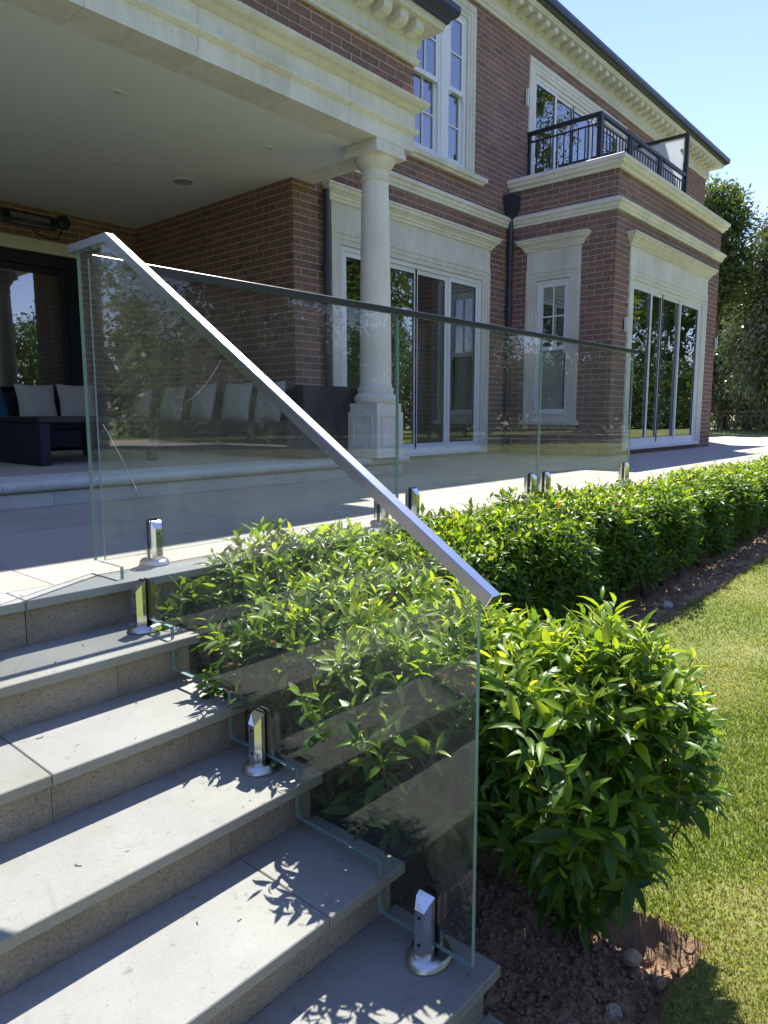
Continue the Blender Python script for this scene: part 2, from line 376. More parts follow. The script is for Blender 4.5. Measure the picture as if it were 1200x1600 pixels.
# ------------------------------------------------------------------ ground
XS = 1.28          # right end of the stairs
def ground_z(x, y): return -.80+.014*np.clip(x-2, 0, 8)
def build_ground():
    xs = np.concatenate([np.arange(-60, -4, 8), np.arange(-4, 1.2, .25), [1.253, 1.26, 1.9], np.arange(2.1, 12, .25), np.arange(12, 30, 2), np.arange(30, 200, 20)])
    ys = np.concatenate([np.arange(-120, -6, 12), np.arange(-6, 2.0, .25)])
    ys = np.concatenate([ys[ys < .3], [.38, .7, 1.0, 1.25, 1.5, 1.8, 2.15]])
    X, Y = np.meshgrid(xs, ys, indexing='ij'); Z = ground_z(X, Y).copy()
    Z = np.where((X < 1.255) & (Y > .3), -1.05, Z)
    V = np.stack([X, Y, Z], -1).reshape(-1, 3); n, m = len(xs), len(ys)
    i, j = np.meshgrid(np.arange(n-1), np.arange(m-1), indexing='ij'); a = (i*m+j).ravel()
    F = np.stack([a, a+m, a+m+1, a+1], -1); c = V[F].mean(1)
    F = F[~(((c[:, 0] > 1.2535) & (c[:, 0] < 1.9) & (c[:, 1] > .38)) | ((c[:, 0] > 1.2535) & (c[:, 0] < 15) & (c[:, 1] > 1.5)))]   # the planting bed is its own sheet
    g = np_mesh('lawn', V, F, np.zeros(len(F)), M['lawn'], kind='structure', smooth=False)
    g['label'] = 'mown lawn with dry yellow patches beside the planting bed'
    # far lawn on the house side
    mb = MB(); mb.add([(19.5, -3, -.06), (200, -3, -.06), (200, 160, -.06), (19.5, 160, -.06)], [(0, 1, 2, 3)]); mb.add([(-120, 5.7, -.06), (-7, 5.7, -.06), (-7, 160, -.06), (-120, 160, -.06)], [(0, 1, 2, 3)])
    mb.add([(-7, 16, -.06), (19.5, 16, -.06), (19.5, 160, -.06), (-7, 160, -.06)], [(0, 1, 2, 3)])
    mb.add([(14, 2.15, -.06), (19.5, 2.15, -.06), (19.5, -3, -.06), (14, -3, -.70)], [(0, 1, 2, 3)])
    o = mb.build('far_lawn', M['lawn'], kind='structure'); o['label'] = 'sunlit lawn beyond the iron fence'
build_ground()
def fbm(X, Y, seed, octs=5, f0=3.0):
    r = np.random.default_rng(seed); out = np.zeros_like(X)
    for o in range(octs):
        f = f0*2**o
        for k in range(4):
            a, b, c = r.uniform(-1, 1), r.uniform(-1, 1), r.uniform(0, 6.28)
            out += np.sin(f*(a*X+b*Y)*2+c+1.7*np.sin(f*(b*X-a*Y)+c*2))*.5**o
    return out/4
def build_bed():
    def sheet(name, x0, x1, y0, y1, st, edge):
        xs = np.arange(x0, x1+st, st); ys = np.arange(y0, y1+st, st); X, Y = np.meshgrid(xs, ys, indexing='ij')
        Z = ground_z(X, Y)-.075+.022*fbm(X, Y, 3, 6, 4.0)+.008*RNG.standard_normal(X.shape)
        if edge == 'leg':   # turf cut: rise steeply at the outer edges
            wob = .02*fbm(X, Y, 9, 3, 5)
            d = np.minimum(1.80+wob-X, Y-.47-wob); d = np.where(Y > 1.5, Y*0+1, d)
            Z = np.where(d < 0, ground_z(X, Y)-.001, np.where(d < .05, Z+(d < .05)*(1-np.clip(d, 0, .05)/.05)*.06, Z))
        else:
            d = Y-1.56-.03*fbm(X, Y, 9, 3, 2); Z = np.where(d < 0, ground_z(X, Y)-.001, np.where(d < .06, Z+(1-np.clip(d, 0, .06)/.06)*.05, Z))
        V = np.stack([X, Y, Z], -1).reshape(-1, 3); n, m = len(xs), len(ys)
        i, j = np.meshgrid(np.arange(n-1), np.arange(m-1), indexing='ij'); a = (i*m+j).ravel()
        o = np_mesh(name, V, np.stack([a, a+m, a+m+1, a+1], -1), np.zeros((n-1)*(m-1)), M['soil'], kind='structure')
        o.data.materials.append(M['lawn']); o.data.polygons.foreach_set('material_index', (d[:-1, :-1] < 0).astype(np.int32).ravel()); return o
    o = sheet('planting_bed', 1.26, 1.90, .38, 2.18, .012, 'leg'); o['label'] = 'freshly dug brown soil bed around the end shrub'
    o = sheet('planting_bed', 1.90, 15.0, 1.5, 2.18, .03, 'strip'); o['label'] = 'shaded soil strip under the long hedge'
build_bed()

# ------------------------------------------------------------------ terrace and steps
def build_terrace():
    base = MB(); base.box(-7, 19.5, 2.235, 16, -.9, -.022); 
    t = base.build('terrace', M['mortar'], kind='structure'); t['label'] = 'paved stone terrace in front of the brick house'
    # paving slabs, 0.9 x 0.6 with open joints
    meshes = {}
    rows = [(2.344, 2.93), (2.93, 3.53), (3.53, 4.13), (4.13, 4.73), (4.73, 5.33), (5.33, 5.70)]
    for ri, (ya, yb_) in enumerate(rows):
        for k in range(-4, 22):
            x0 = k*.9+(.45 if ri % 2 else 0)+.1; x1 = x0+.9
            if x1 < -3: continue
            if x0 < 5.05 and ya > 4.4: continue
            yb2 = yb_
            if x0 < 5.05 and yb_ > 4.43: yb2 = 4.43
            if 9.2 < (x0+x1)/2 < 13.7 and ya > 4.05: continue
            key = (round(yb2-ya, 3))
            if key not in meshes:
                mb = MB(); mb.box(0, .896, 0, yb2-ya-.004, -.02, 0, bev=.0015); tmp = mb.build('paving_slab', M['pave'], t); meshes[key] = tmp.data
                tmp.location = (x0, ya, RNG.uniform(-.0012, .0006))
            else:
                o = bpy.data.objects.new('paving_slab', meshes[key]); COL.objects.link(o); o.parent = t; o.location = (x0, ya, RNG.uniform(-.0012, .0006))
    # coping along the edge
    for k in range(-4, 19):
        mb = MB(); mb.box(k*.9-.05+.002, k*.9+.85-.002, 2.196, 2.34, -.03, 0, bev=.002); mb.build('coping_stone', M['coping'], t)
    for k in range(-3, 16):
        x0, x1 = k*.9+.858, k*.9+1.755
        mb = MB(); mb.box(x0, x1, 2.226, 2.2349, -.165 if x0 < 1.2 else -.9, -.031); mb.build('riser_slab', M['riser'], t)
    return t
build_terrace()
NOSE = [(2.196, 0.0), (1.927, -.150), (1.638, -.290), (1.349, -.430), (1.052, -.567), (.766, -.696), (.475, -.836)]
def build_steps():
    s = thing('garden_steps', 'pale stone garden steps with pitted risers leading up to the terrace', None, (0, 1.3, -.9), kind='structure')
    del s['category']
    core = MB()
    for i in range(1, 7):
        yn, z = NOSE[i]; core.box(-3.5, XS-.03, yn+.045, 2.22, z-.2, z-.0305)
    core.build('core', M['riser'], s)
    joints = {1: [-1.5, -.35, .62], 2: [-1.9, -.7, .665], 3: [-2.2, -.95, .1], 4: [-1.6, -.25, 1.013], 5: [-1.9, -.75, .12], 6: [-1.5, -.3, .8]}
    rj = {1: [-2.2, -.9, .0, 1.007], 2: [-2, -.8, .2, .673, 1.063], 3: [-1.5, -.3, .984], 4: [-1.9, -.6, .55], 5: [-1.2, -.1, .8], 6: [-1.4, .2]}
    for i in range(1, 7):
        yn, z = NOSE[i]; yb_ = NOSE[i-1][0]+.032
        xs = [-3.5]+joints[i]+[XS]
        for a, b in zip(xs, xs[1:]):
            mb = MB(); mb.box(a+.0012, b-.0012, yn, yb_, z-.03, z, bev=.0025); mb.build('tread', M['tread'], s)
        xs = [-3.5]+rj[i]+[XS-.022]
        for a, b in zip(xs, xs[1:]):
            mb = MB(); mb.box(a+.001, b-.001, yn+.032, yn+.046, z-.145, z-.031); mb.build('riser', M['riser'], s)
        mb = MB(); mb.box(XS-.031, XS-.0235, yn+.0475, (NOSE[i-1][0]+.03), z-.3, z-.031); mb.build('side_slab', M['riser'], s)
build_steps()

# ------------------------------------------------------------------ house
YM, XW, YK, XB, YB, XE = 5.705, 5.083, 8.77, 9.284, 4.083, 13.649
H = thing('house', 'large two storey red brick house with stone surrounds and a covered porch', 'house', (9, 8, 0))
def part(mb, name, m, parent=None, smooth=False, label=None, kind=None): return mb.build(name, m, parent or H, smooth, kind, label)
BRICKS = []   # (origin corner, u dir, n dir, length, height, tint)
def brick_wall(p0, p1, z0, z1, holes=(), phase=0, lay=True, zoff=0.0, urange=None):
    p0 = Vector(p0); p1 = Vector(p1); L = (p1-p0).length; u = (p1-p0)/L; n = Vector((u.y, -u.x))
    us = sorted({0, L, *[h[0] for h in holes], *[h[1] for h in holes]}); zs = sorted({z0, z1, *[h[2] for h in holes], *[h[3] for h in holes]})
    us = [q for q in us if 0 <= q <= L]; zs = [q for q in zs if z0 <= q <= z1]
    mb = MB()
    for a, b in zip(us, us[1:]):
        for c, d in zip(zs, zs[1:]):
            mu, mz = (a+b)/2, (c+d)/2
            if any(h[0] < mu < h[1] and h[2] < mz < h[3] for h in holes): continue
            q = [(p0+u*a, c), (p0+u*b, c), (p0+u*b, d), (p0+u*a, d)]; mb.add([(p.x, p.y, z) for p, z in q]+[(p.x-n.x*.1, p.y-n.y*.1, z) for p, z in q], [(0, 1, 2, 3), (7, 6, 5, 4)])
    part(mb, 'mortar_wall', M['mortar'])
    if not lay: return
    c0 = math.floor(z0/.075)
    c = c0
    while c*.075 < z1-.01:
        za, zb = max(c*.075+.0, z0), min(c*.075+.065, z1)
        if zb-za > .012:
            k = -1
            while True:
                ua = k*.225+(.1125 if (c+phase) % 2 else 0); ub = ua+.215; k += 1
                if ua >= L: break
                segs = [(max(ua, 0.001), min(ub, L-.001))]
                for h in holes:
                    if h[2] < zb-.004 and h[3] > za+.004:
                        new = []
                        for a, b in segs:
                            if h[1] <= a or h[0] >= b: new.append((a, b)); continue
                            if a < h[0]-.012: new.append((a, h[0]-.002))
                            if b > h[1]+.012: new.append((h[1]+.002, b))
                        segs = new
                if urange: segs = [q for q in segs if q[1] > urange[0] and q[0] < urange[1]]
                for a, b in segs:
                    if b-a > .015: BRICKS.append((p0+u*a, u, n, b-a, za, zb-za))
        c += 1
# main front: ground floor (right of the porch), upper floor
gx = XW
brick_wall((XW, YM), (17.70, YM), 0.0, 5.93, holes=[(5.62-gx, 8.76-gx, .0, 2.87), (6.06-gx, 8.32-gx, 3.70, 5.80), (9.72-gx, 13.2-gx, 3.86, 5.74), (XB-gx+.02, XE-gx-.02, 0, 3.84)])
brick_wall((-2.2, YM), (XW, YM), 3.6, 5.93, lay=False)
brick_wall((XW, YK), (XW, YM), .165, 2.975, phase=1)                 # porch side wall, faces -x
brick_wall((-2.2, YK), (XW, YK), .165, 2.975, holes=[(1.2, 4.29+2.2, 0, 2.61)], urange=(4.2, 13))
brick_wall((XB, YM), (XB, YB), 0, 3.74, holes=[(YM-5.405, YM-4.565, .43, 2.9)], phase=1)
brick_wall((XB, YB), (XE, YB), 0, 3.74, holes=[(9.745-XB, 13.06-XB, .0, 2.86)])
brick_wall((XE, YB), (XE, YM), 0, 3.74, lay=False)
brick_wall((17.70, YM), (17.70, 14), -.1, 5.93, lay=False)
brick_wall((-2.2, 14), (-2.2, YK), 0, 5.93, lay=False)
brick_wall((-2.2, YK), (-2.2, YM), 3.0, 5.93, lay=False)
# porch brick band above the beam
brick_wall((-2.2, 4.345), (5.36, 4.345), 3.405, 3.72, urange=(3.4, 13), phase=0)
brick_wall((-2.2, YM), (-2.2, 4.345), 3.405, 3.72, lay=False)
brick_wall((5.36, 4.345), (5.36, YM), 3.405, 3.72, phase=1)
def lay_bricks():
    d = .004; bev = .0022
    def brick_mesh(u, n, L, hgt, inner=.03):
        vs = []
        for off, ins in ((-inner, 0), (d-bev, 0), (d, bev)):
            for a, z in ((ins, ins), (L-ins, ins), (L-ins, hgt-ins), (ins, hgt-ins)):
                vs.append((u.x*a+n.x*off, u.y*a+n.y*off, z))
        fs = [(8, 9, 10, 11)]
        for q in (0, 4):
            fs += [(q+i, q+(i+1) % 4, q+4+(i+1) % 4, q+4+i) for i in range(4)]
        return vs, fs
    C = np.array([(b[0].x+b[1].x*b[3]/2, b[0].y+b[1].y*b[3]/2, b[4]+b[5]/2) for b in BRICKS])
    px, py, dep = screen(C); size = np.zeros(len(BRICKS))
    for i, b in enumerate(BRICKS):
        if dep[i] < .5 or not (-20 < px[i] < 1220 and -20 < py[i] < 1620): continue
        if b[3] < .214 or b[5] < .064: continue
        # facing the camera and not behind the sofa or the sloping rail glass
        if b[2].x*C[i, 0]+b[2].y*C[i, 1] > 0: continue
        e = np.array([(b[0].x, b[0].y, b[4]), (b[0].x+b[1].x*b[3], b[0].y+b[1].y*b[3], b[4])]); ex, ey, _ = screen(e)
        s = math.hypot(ex[1]-ex[0], ey[1]-ey[0])
        if C[i, 1] < 9 and C[i, 2] < .95 and C[i, 0] < 5.4: continue
        if b[0].y > 4.5 and abs(b[0].x-5.36) < .01: continue
        size[i] = s
    top = set(np.argsort(-size)[:300][size[np.argsort(-size)[:300]] > 0].tolist())
    shared = {}; mb = MB(); off = wpos(H)
    for i, (p, u, n, L, z, hgt) in enumerate(BRICKS):
        jit = random.uniform(-.0012, .0012)
        if i in top:
            key = (round(u.x), round(u.y))
            if key not in shared:
                vs, fs = brick_mesh(u, n, .215, .065); me = bpy.data.meshes.new('brick'); me.from_pydata(vs, [], fs); me.materials.append(M['brick']); me.update(); shared[key] = me
            o = bpy.data.objects.new('brick', shared[key]); COL.objects.link(o); o.parent = H
            o.location = (p.x+n.x*jit-off.x, p.y+n.y*jit-off.y, z-off.z); o.rotation_euler = (random.uniform(-.006, .006), random.uniform(-.006, .006), random.uniform(-.004, .004))
        else:
            vs, fs = brick_mesh(u, n, L, hgt); mb.add([(p.x+x+n.x*jit, p.y+y+n.y*jit, z+q) for x, y, q in vs], fs, random.random()+.001)
    o = part(mb, 'brickwork', M['brick'], kind='stuff')
lay_bricks()

# string courses, copings, cornice
STR = [(0, 3.235), (.035, 3.235), (.04, 3.27), (.055, 3.275), (.06, 3.31), (.085, 3.325), (.09, 3.36), (.03, 3.395), (0, 3.395)]
mb = MB(); mb.sweep(STR, [(5.365, YM), (XB, YM), (XB, YB), (XE, YB), (XE, YM)]); part(mb, 'string_course', M['lime'])
COP = [(-.42, 3.742), (.04, 3.742), (.05, 3.775), (.085, 3.79), (.09, 3.83), (.115, 3.84), (.115, 3.885), (.09, 3.90), (-.42, 3.90)]
mb = MB(); mb.sweep(COP, [(XB, YM-.003), (XB, YB), (XE, YB), (XE, YM-.003)]); part(mb, 'balcony_coping', M['lime'])
mb = MB(); mb.box(XB+.42, XE-.42, YB+.42, YM+.3, 3.70, 3.83); part(mb, 'balcony_floor', M['pave'])
# main eaves: frieze, soffit with modillions, gutter
FR = [(0, 5.90), (.03, 5.90), (.035, 5.94), (.05, 5.95), (.05, 6.10), (.07, 6.13), (.07, 6.168), (0, 6.168)]
EP = [(-2.2, YM), (17.70, YM), (17.70, 14)]
mb = MB(); mb.sweep(FR, EP); part(mb, 'frieze', M['render'])
mb = MB(); mb.sweep([(0, 6.17), (.28, 6.17), (.28, 6.19), (.295, 6.20), (.30, 6.235), (0, 6.235)], EP); part(mb, 'soffit', M['render'])
GUT = [(.24, 6.237), (.33, 6.237), (.35, 6.26), (.385, 6.275), (.395, 6.32), (.395, 6.37), (.37, 6.37), (.24, 6.34)]
mb = MB(); mb.sweep(GUT, EP); part(mb, 'gutter', M['navy'])
mbm = MB(); mbm.prism([(0, 0), (-.2, 0), (-.2, .025), (-.185, .06), (0, .075)], 0, .11, 'x')
me = None
for i in range(62):
    x = 17.50-i*.25
    if x < 8.2: break
    if me is None:
        mb = MB(); mb.prism([(YM-.05, 6.085), (YM-.24, 6.10), (YM-.25, 6.13), (YM-.25, 6.169), (YM-.05, 6.169)], x, x+.10, 'x'); o = part(mb, 'modillion', M['render']); me = o.data; x0 = x
    else:
        o = bpy.data.objects.new('modillion', me); COL.objects.link(o); o.parent = H; o.location = (x-x0, 0, 0)
mb = MB(); mb.add([(-2.5, YM-.30, 6.36), (18.0, YM-.30, 6.36), (14.5, 10, 8.9), (1.5, 10, 8.9), (18.0, 14.3, 6.36), (-2.5, 14.3, 6.36)], [(0, 1, 2, 3), (1, 4, 2), (4, 5, 3, 2), (5, 0, 3)]); part(mb, 'roof', M['slate'])

# porch: beam, cornice, frieze, eaves, ceiling
BEAM = [(0, 2.962), (0, 3.10), (.012, 3.105), (.035, 3.125), (.038, 3.15), (.008, 3.165), (.006, 3.288), (-.3, 3.288), (-.3, 2.962)]
YP, XP = 4.34, 5.36
jx = [-2.2, -.9, .4, 1.35, 2.25, 3.04, 3.86, 4.50]
for a, b in zip(jx, jx[1:]):
    mb = MB(); mb.sweep(BEAM, [(a+.0015, YP), (b-.0015, YP)]); part(mb, 'beam_stone', M['lime'])
mb = MB(); mb.sweep([(-.255 if o == -.3 else o, z) for o, z in BEAM], [(4.5015, YP), (XP, YP), (XP, YM)]); part(mb, 'beam_stone', M['lime'])
CORN = [(-.2, 3.29), (.008, 3.29), (.03, 3.30), (.055, 3.325), (.085, 3.335), (.105, 3.36), (.11, 3.385), (.09, 3.395), (0, 3.408), (-.2, 3.408)]
jx = [-2.2, -.5, 1.1, 2.1, 3.0, 3.9, 4.75]
for a, b in zip(jx, jx[1:]):
    mb = MB(); mb.sweep(CORN, [(a+.001, YP), (b-.001, YP)]); part(mb, 'cornice_stone', M['lime'])
mb = MB(); mb.sweep(CORN, [(4.751, YP), (XP, YP), (XP, YM)]); part(mb, 'cornice_stone', M['lime'])
PF = [(-.15, 3.705), (.03, 3.705), (.03, 3.735), (.045, 3.745), (.018, 3.77), (.018, 4.0), (-.15, 4.0)]
EPP = [(-2.2, YP), (XP, YP), (XP, YM)]
mb = MB(); mb.sweep(PF, EPP); part(mb, 'frieze', M['render'])
mb = MB(); mb.sweep([(-.2, 4.002), (.19, 4.002), (.20, 4.02), (.20, 4.065), (-.2, 4.065)], EPP); part(mb, 'soffit', M['render'])
mb = MB(); mb.sweep([(.1, 4.067), (.23, 4.067), (.235, 4.09), (.285, 4.12), (.30, 4.16), (.30, 4.21), (.27, 4.21), (.1, 4.18)], EPP); part(mb, 'gutter', M['navy'])
me = None
for i in range(40):
    x = XP-.16-i*.215
    if x < 2.5: break
    if me is None:
        mb = MB(); mb.prism([(YP-.018, 3.895), (YP-.12, 3.90), (YP-.155, 3.925), (YP-.16, 4.001), (YP-.018, 4.001)], x, x+.105, 'x'); o = part(mb, 'modillion', M['render']); me = o.data; x0 = x
    else:
        o = bpy.data.objects.new('modillion', me); COL.objects.link(o); o.parent = H; o.location = (x-x0, 0, 0)
me = None
for i in range(5):
    y = YP+.05+i*.215
    mb = MB(); mb.prism([(XP+.018, 3.895), (XP+.12, 3.90), (XP+.155, 3.925), (XP+.16, 4.001), (XP+.018, 4.001)], y, y+.105, 'y'); part(mb, 'modillion', M['render'])
mb = MB(); mb.box(-2.2, XP+.05, YP-.05, YM, 4.068, 4.09); part(mb, 'porch_roof', M['slate'])
mb = MB(); mb.box(-2.2, 5.12, YP+.28, YK+.02, 2.968, 3.02); part(mb, 'porch_ceiling', M['ceil'])
mb = MB(); mb.box(4.86, 5.12, 4.66, 4.668, 2.9625, 2.9685); part(mb, 'ceiling_gap', M['black'])
# porch floor slab with rounded nosing
mb = MB(); mb.box(-2.5, XW+.26, 4.46, YK, -.02, .158); mb.box(-2.5, XW, YM, YK, .158, .165); part(mb, 'porch_floor', M['plinth'])
for k in range(14):
    a = -2.5+k*.886; b = min(a+.883, 5.33); y0 = 4.44
    if a > 5.2: break
    mb = MB(); mb.box(a, b, y0, 4.459, 0, .088); part(mb, 'plinth_stone', M['plinth'])
NOS = [(4.9, .165), (4.43, .165), (4.412, .158), (4.402, .145), (4.40, .130), (4.404, .112), (4.416, .102), (4.44, .098), (4.9, .098)]
for k in range(9):
    a = -2.55+k*1.39; b = min(a+1.387, 5.40)
    if a > 5.3: break
    mb = MB(); mb.prism(NOS, a, b, 'x'); part(mb, 'step_nosing', M['plinth'], smooth=True)
for k in range(12):
    for r in range(5):
        a = -2.5+k*.62+.3*(r % 2); b = a+.617
        if b > 5.08: continue
        mb = MB(); mb.box(a, b, 4.902+r*.78, 4.902+r*.78+.777, .15, .1665, bev=.001); part(mb, 'floor_slab', M['pave'])
# columns
def build_column(CX, CY, lbl):
    cb = MB(); cb.box(CX-.195, CX+.195, CY-.195, CY+.195, .167, .235); cb.box(CX-.185, CX+.185, CY-.185, CY+.185, .2345, .59); cb.box(CX-.172, CX+.172, CY-.172, CY+.172, .5895, .672)
    col = part(cb, 'column', M['column'], label=lbl)
    for sx, sy in ((-1, 0), (0, -1)):
        f = MB()
        for (u0, u1, z0, z1) in ((-.13, .13, .545, .565), (-.13, .13, .265, .285), (-.13, -.11, .286, .544), (.11, .13, .286, .544)):
            if sx: f.box(CX-.194, CX-.183, CY+u0, CY+u1, z0, z1)
            else: f.box(CX+u0, CX+u1, CY-.194, CY-.183, z0, z1)
        f.build('pedestal_panel', M['column'], col)
    b = MB(); b.lathe([(.0, .672), (.188, .672), (.200, .69), (.204, .715), (.198, .742), (.185, .757), (.172, .762), (.168, .775), (.172, .785), (.176, .80), (.172, .815), (.160, .822), (.155, .84), (.150, .86), (0, .86)], CX, CY, 48); b.build('base', M['column'], col, True)
    b = MB(); pr_ = [(0, .855)]+[(.150-.028*t**1.6, .86+1.80*t) for t in np.linspace(0, 1, 14)]+[(0, 2.66)]; b.lathe(pr_, CX, CY, 56); b.build('shaft', M['column'], col, True)
    b = MB(); b.lathe([(0, 2.655), (.124, 2.655), (.134, 2.662), (.138, 2.672), (.134, 2.684), (.124, 2.69), (.124, 2.755), (.134, 2.758), (.134, 2.77), (.14, 2.775), (.165, 2.80), (.182, 2.83), (.186, 2.85), (.186, 2.858), (0, 2.858)], CX, CY, 48)
    b.box(CX-.20, CX+.20, CY-.20, CY+.20, 2.858, 2.905); b.box(CX-.19, CX+.19, CY-.19, CY+.19, 2.9049, 2.961); b.build('capital', M['column'], col, True)
build_column(5.045, 4.535, 'round stone column on a panelled square pedestal')
build_column(-1.9, 4.535, 'matching stone column at the far left end of the porch')

# interior rooms behind the openings
def room(name, x0, x1, y0, y1, z0, z1):
    mb = MB(); t = .05
    mb.box(x0, x1, y1, y1+t, z0, z1); mb.box(x0-t, x0, y0, y1, z0, z1); mb.box(x1, x1+t, y0, y1, z0, z1); mb.box(x0, x1, y0, y1, z1, z1+t); mb.box(x0, x1, y0, y1, z0-t, z0, mi=1)
    part(mb, name, [M['inwall'], M['infloor']])
room('interior_room', 5.3, 9.15, YM+.11, 10.5, .05, 2.8)
room('interior_room', 9.4, 13.5, YB+.11, 10.4, .05, 2.75)
room('interior_room', 5.5, 9.0, YM+.11, 9.5, 3.4, 5.85)
room('interior_room', 9.3, 13.6, YM+.11, 9.5, 3.85, 5.88)
room('interior_room', -1.2, 4.9, YK+.11, 13.5, .15, 2.8)

# stone surrounds + doors/windows.  frame of reference: point on wall, u along the wall, n outward
class Face:
    def __init__(s, ox, oy, ux, uy): s.o = Vector((ox, oy)); s.u = Vector((ux, uy)); s.n = Vector((uy, -ux))
    def box(s, mb, u0, u1, d0, d1, z0, z1, bev=0.0, mi=0):
        a = s.o+s.u*u0+s.n*d0; b = s.o+s.u*u1+s.n*d1
        mb.box(min(a.x, b.x), max(a.x, b.x), min(a.y, b.y), max(a.y, b.y), z0, z1, bev=bev, mi=mi)
    def path(s, pts): return [tuple(s.o+s.u*u+s.n*d) for u, d in pts]
FM = Face(0, YM, 1, 0); FB = Face(0, YB, 1, 0); FS = Face(XB, 0, 0, -1); FK = Face(0, YK, 1, 0)
def surround(F, u0, u1, zt, zb, w, top, name='door_surround', hood=None):
    """jambs w wide, architrave to zt, frieze panel up to top, moulded hood above"""
    mb = MB()
    for a, b, c, d in ((u0, u0+w, u1-w, u1),):
        for k, (ins, pr0) in enumerate(((0, .022), (w*.32, .013), (w*.66, .004))):
            e = ins+(w*.34 if k < 2 else w*.34)
            F.box(mb, a+ins, a+e-.0005, -.10, pr0, zb, zt-ins if True else zt); F.box(mb, d-e+.0005, d-ins, -.10, pr0, zb, zt-ins)
            F.box(mb, a+e, d-e, -.10, pr0, zt-e, zt-ins-.0005)
    F.box(mb, u0+.004, u1-.004, -.10, .012, zt+.0005, top)
    o = part(mb, name, M['lime'])
    if hood:
        HD = [(-.05, 0), (.03, 0), (.035, .03), (.05, .035), (.055, .06), (.085, .085), (.11, .10), (.112, .13), (.13, .135), (.13, .155), (-.05, .172)]
        HD = [(q, hood+z) for q, z in HD]
        mb = MB(); mb.sweep(HD, F.path([(u0, -.05), (u0, 0), (u1, 0), (u1, -.05)])); part(mb, 'door_hood' if 'door' in name else 'window_hood', M['lime'])
def leaf_frame(F, parent, u0, u1, z0, z1, d, st=.055, bot=.075, name='door_leaf', m='white', th=.045):
    mb = MB()
    F.box(mb, u0, u0+st, d-th, d, z0, z1, .003); F.box(mb, u1-st, u1, d-th, d, z0, z1, .003)
    F.box(mb, u0+st, u1-st, d-th+.001, d-.001, z1-st, z1); F.box(mb, u0+st, u1-st, d-th+.001, d-.001, z0, z0+bot)
    o = mb.build(name, M[m], parent)
    g = MB(); F.box(g, u0+st, u1-st, d-.024, d-.018, z0+bot, z1-st); g.build('pane', M['pane'], parent)
    bd = MB()
    for a, b, c, e in ((u0+st, u0+st+.008, z0+bot, z1-st), (u1-st-.008, u1-st, z0+bot, z1-st)): F.box(bd, a, b, d-.0179, d-.012, c, e)
    F.box(bd, u0+st+.008, u1-st-.008, d-.0179, d-.012, z1-st-.008, z1-st); F.box(bd, u0+st+.008, u1-st-.008, d-.0179, d-.012, z0+bot, z0+bot+.008)
    bd.build('glazing_bead', M['rubber'], parent)
def outer_frame(F, u0, u1, z0, z1, d0, d1, st, name, m='white', bot=None, label=None):
    mb = MB(); F.box(mb, u0, u0+st, d0, d1, z0, z1, .003); F.box(mb, u1-st, u1, d0, d1, z0, z1, .003)
    F.box(mb, u0+st, u1-st, d0+.001, d1-.001, z1-st, z1)
    F.box(mb, u0+st, u1-st, d0+.001, d1-.001, z0, z0+(bot or st)); return part(mb, name, M[m], label=label)
def curtain(F, parent, u0, u1, z0, z1, d, amp=.035, waves=5):
    mb = MB(); n = waves*8; vs = []
    for i in range(n+1):
        t = i/n; w = amp*math.sin(t*waves*2*math.pi)+.012*math.sin(t*17)
        p = F.o+F.u*(u0+(u1-u0)*t)+F.n*(d+w); vs += [(p.x, p.y, z0), (p.x, p.y, z1)]
    mb.add(vs, [(2*i, 2*i+2, 2*i+3, 2*i+1) for i in range(n)]); mb.build('curtain', M['curtain'], parent, True)
# main sliding doors
surround(FM, 5.62, 8.76, 2.60, .03, .165, 2.862, hood=2.862)
dr = outer_frame(FM, 5.79, 8.59, .085, 2.432, -.09, -.02, .05, 'door', bot=.04, label='white framed sliding glass doors behind the stone column')
for a, b, d in ((5.842, 6.56, -.032), (6.50, 7.19, -.05), (7.15, 7.84, -.05), (7.84, 8.538, -.032)): leaf_frame(FM, dr, a, b, .126, 2.38, d)
mb = MB(); FM.box(mb, 5.785, 8.60, -.09, .06, .045, .0845, .003); mb.build('sill', M['white'], dr)
mb = MB(); FM.box(mb, 5.63, 8.75, -.2, .002, 0.0, .0445); part(mb, 'door_step', M['mortar'])
curtain(FM, dr, 7.72, 7.92, .1, 2.5, -.22, .03, 3); curtain(FM, dr, 8.36, 8.62, .1, 2.5, -.25, .03, 3)
# bay front doors
surround(FB, 9.745, 13.06, 2.60, .06, .165, 2.862, hood=2.862)
dr = outer_frame(FB, 9.915, 12.89, .105, 2.435, -.09, -.02, .05, 'door', bot=.045, label='white framed sliding glass doors in the front of the brick bay')
for a, b, d in ((9.967, 10.72, -.032), (10.66, 11.20, -.05), (11.14, 11.96, -.05), (11.90, 12.838, -.032)): leaf_frame(FB, dr, a, b, .15, 2.385, d)
mb = MB(); FB.box(mb, 9.90, 12.92, -.09, .05, .066, .1045, .003); mb.build('sill', M['white'], dr)
mb = MB(); FB.box(mb, 9.75, 13.05, -.2, .001, 0.0, .065); part(mb, 'door_step', M['brick'])
curtain(FB, dr, 10.25, 10.55, .12, 2.5, -.22, .03, 4); curtain(FB, dr, 11.55, 11.85, .12, 2.5, -.22, .03, 4)
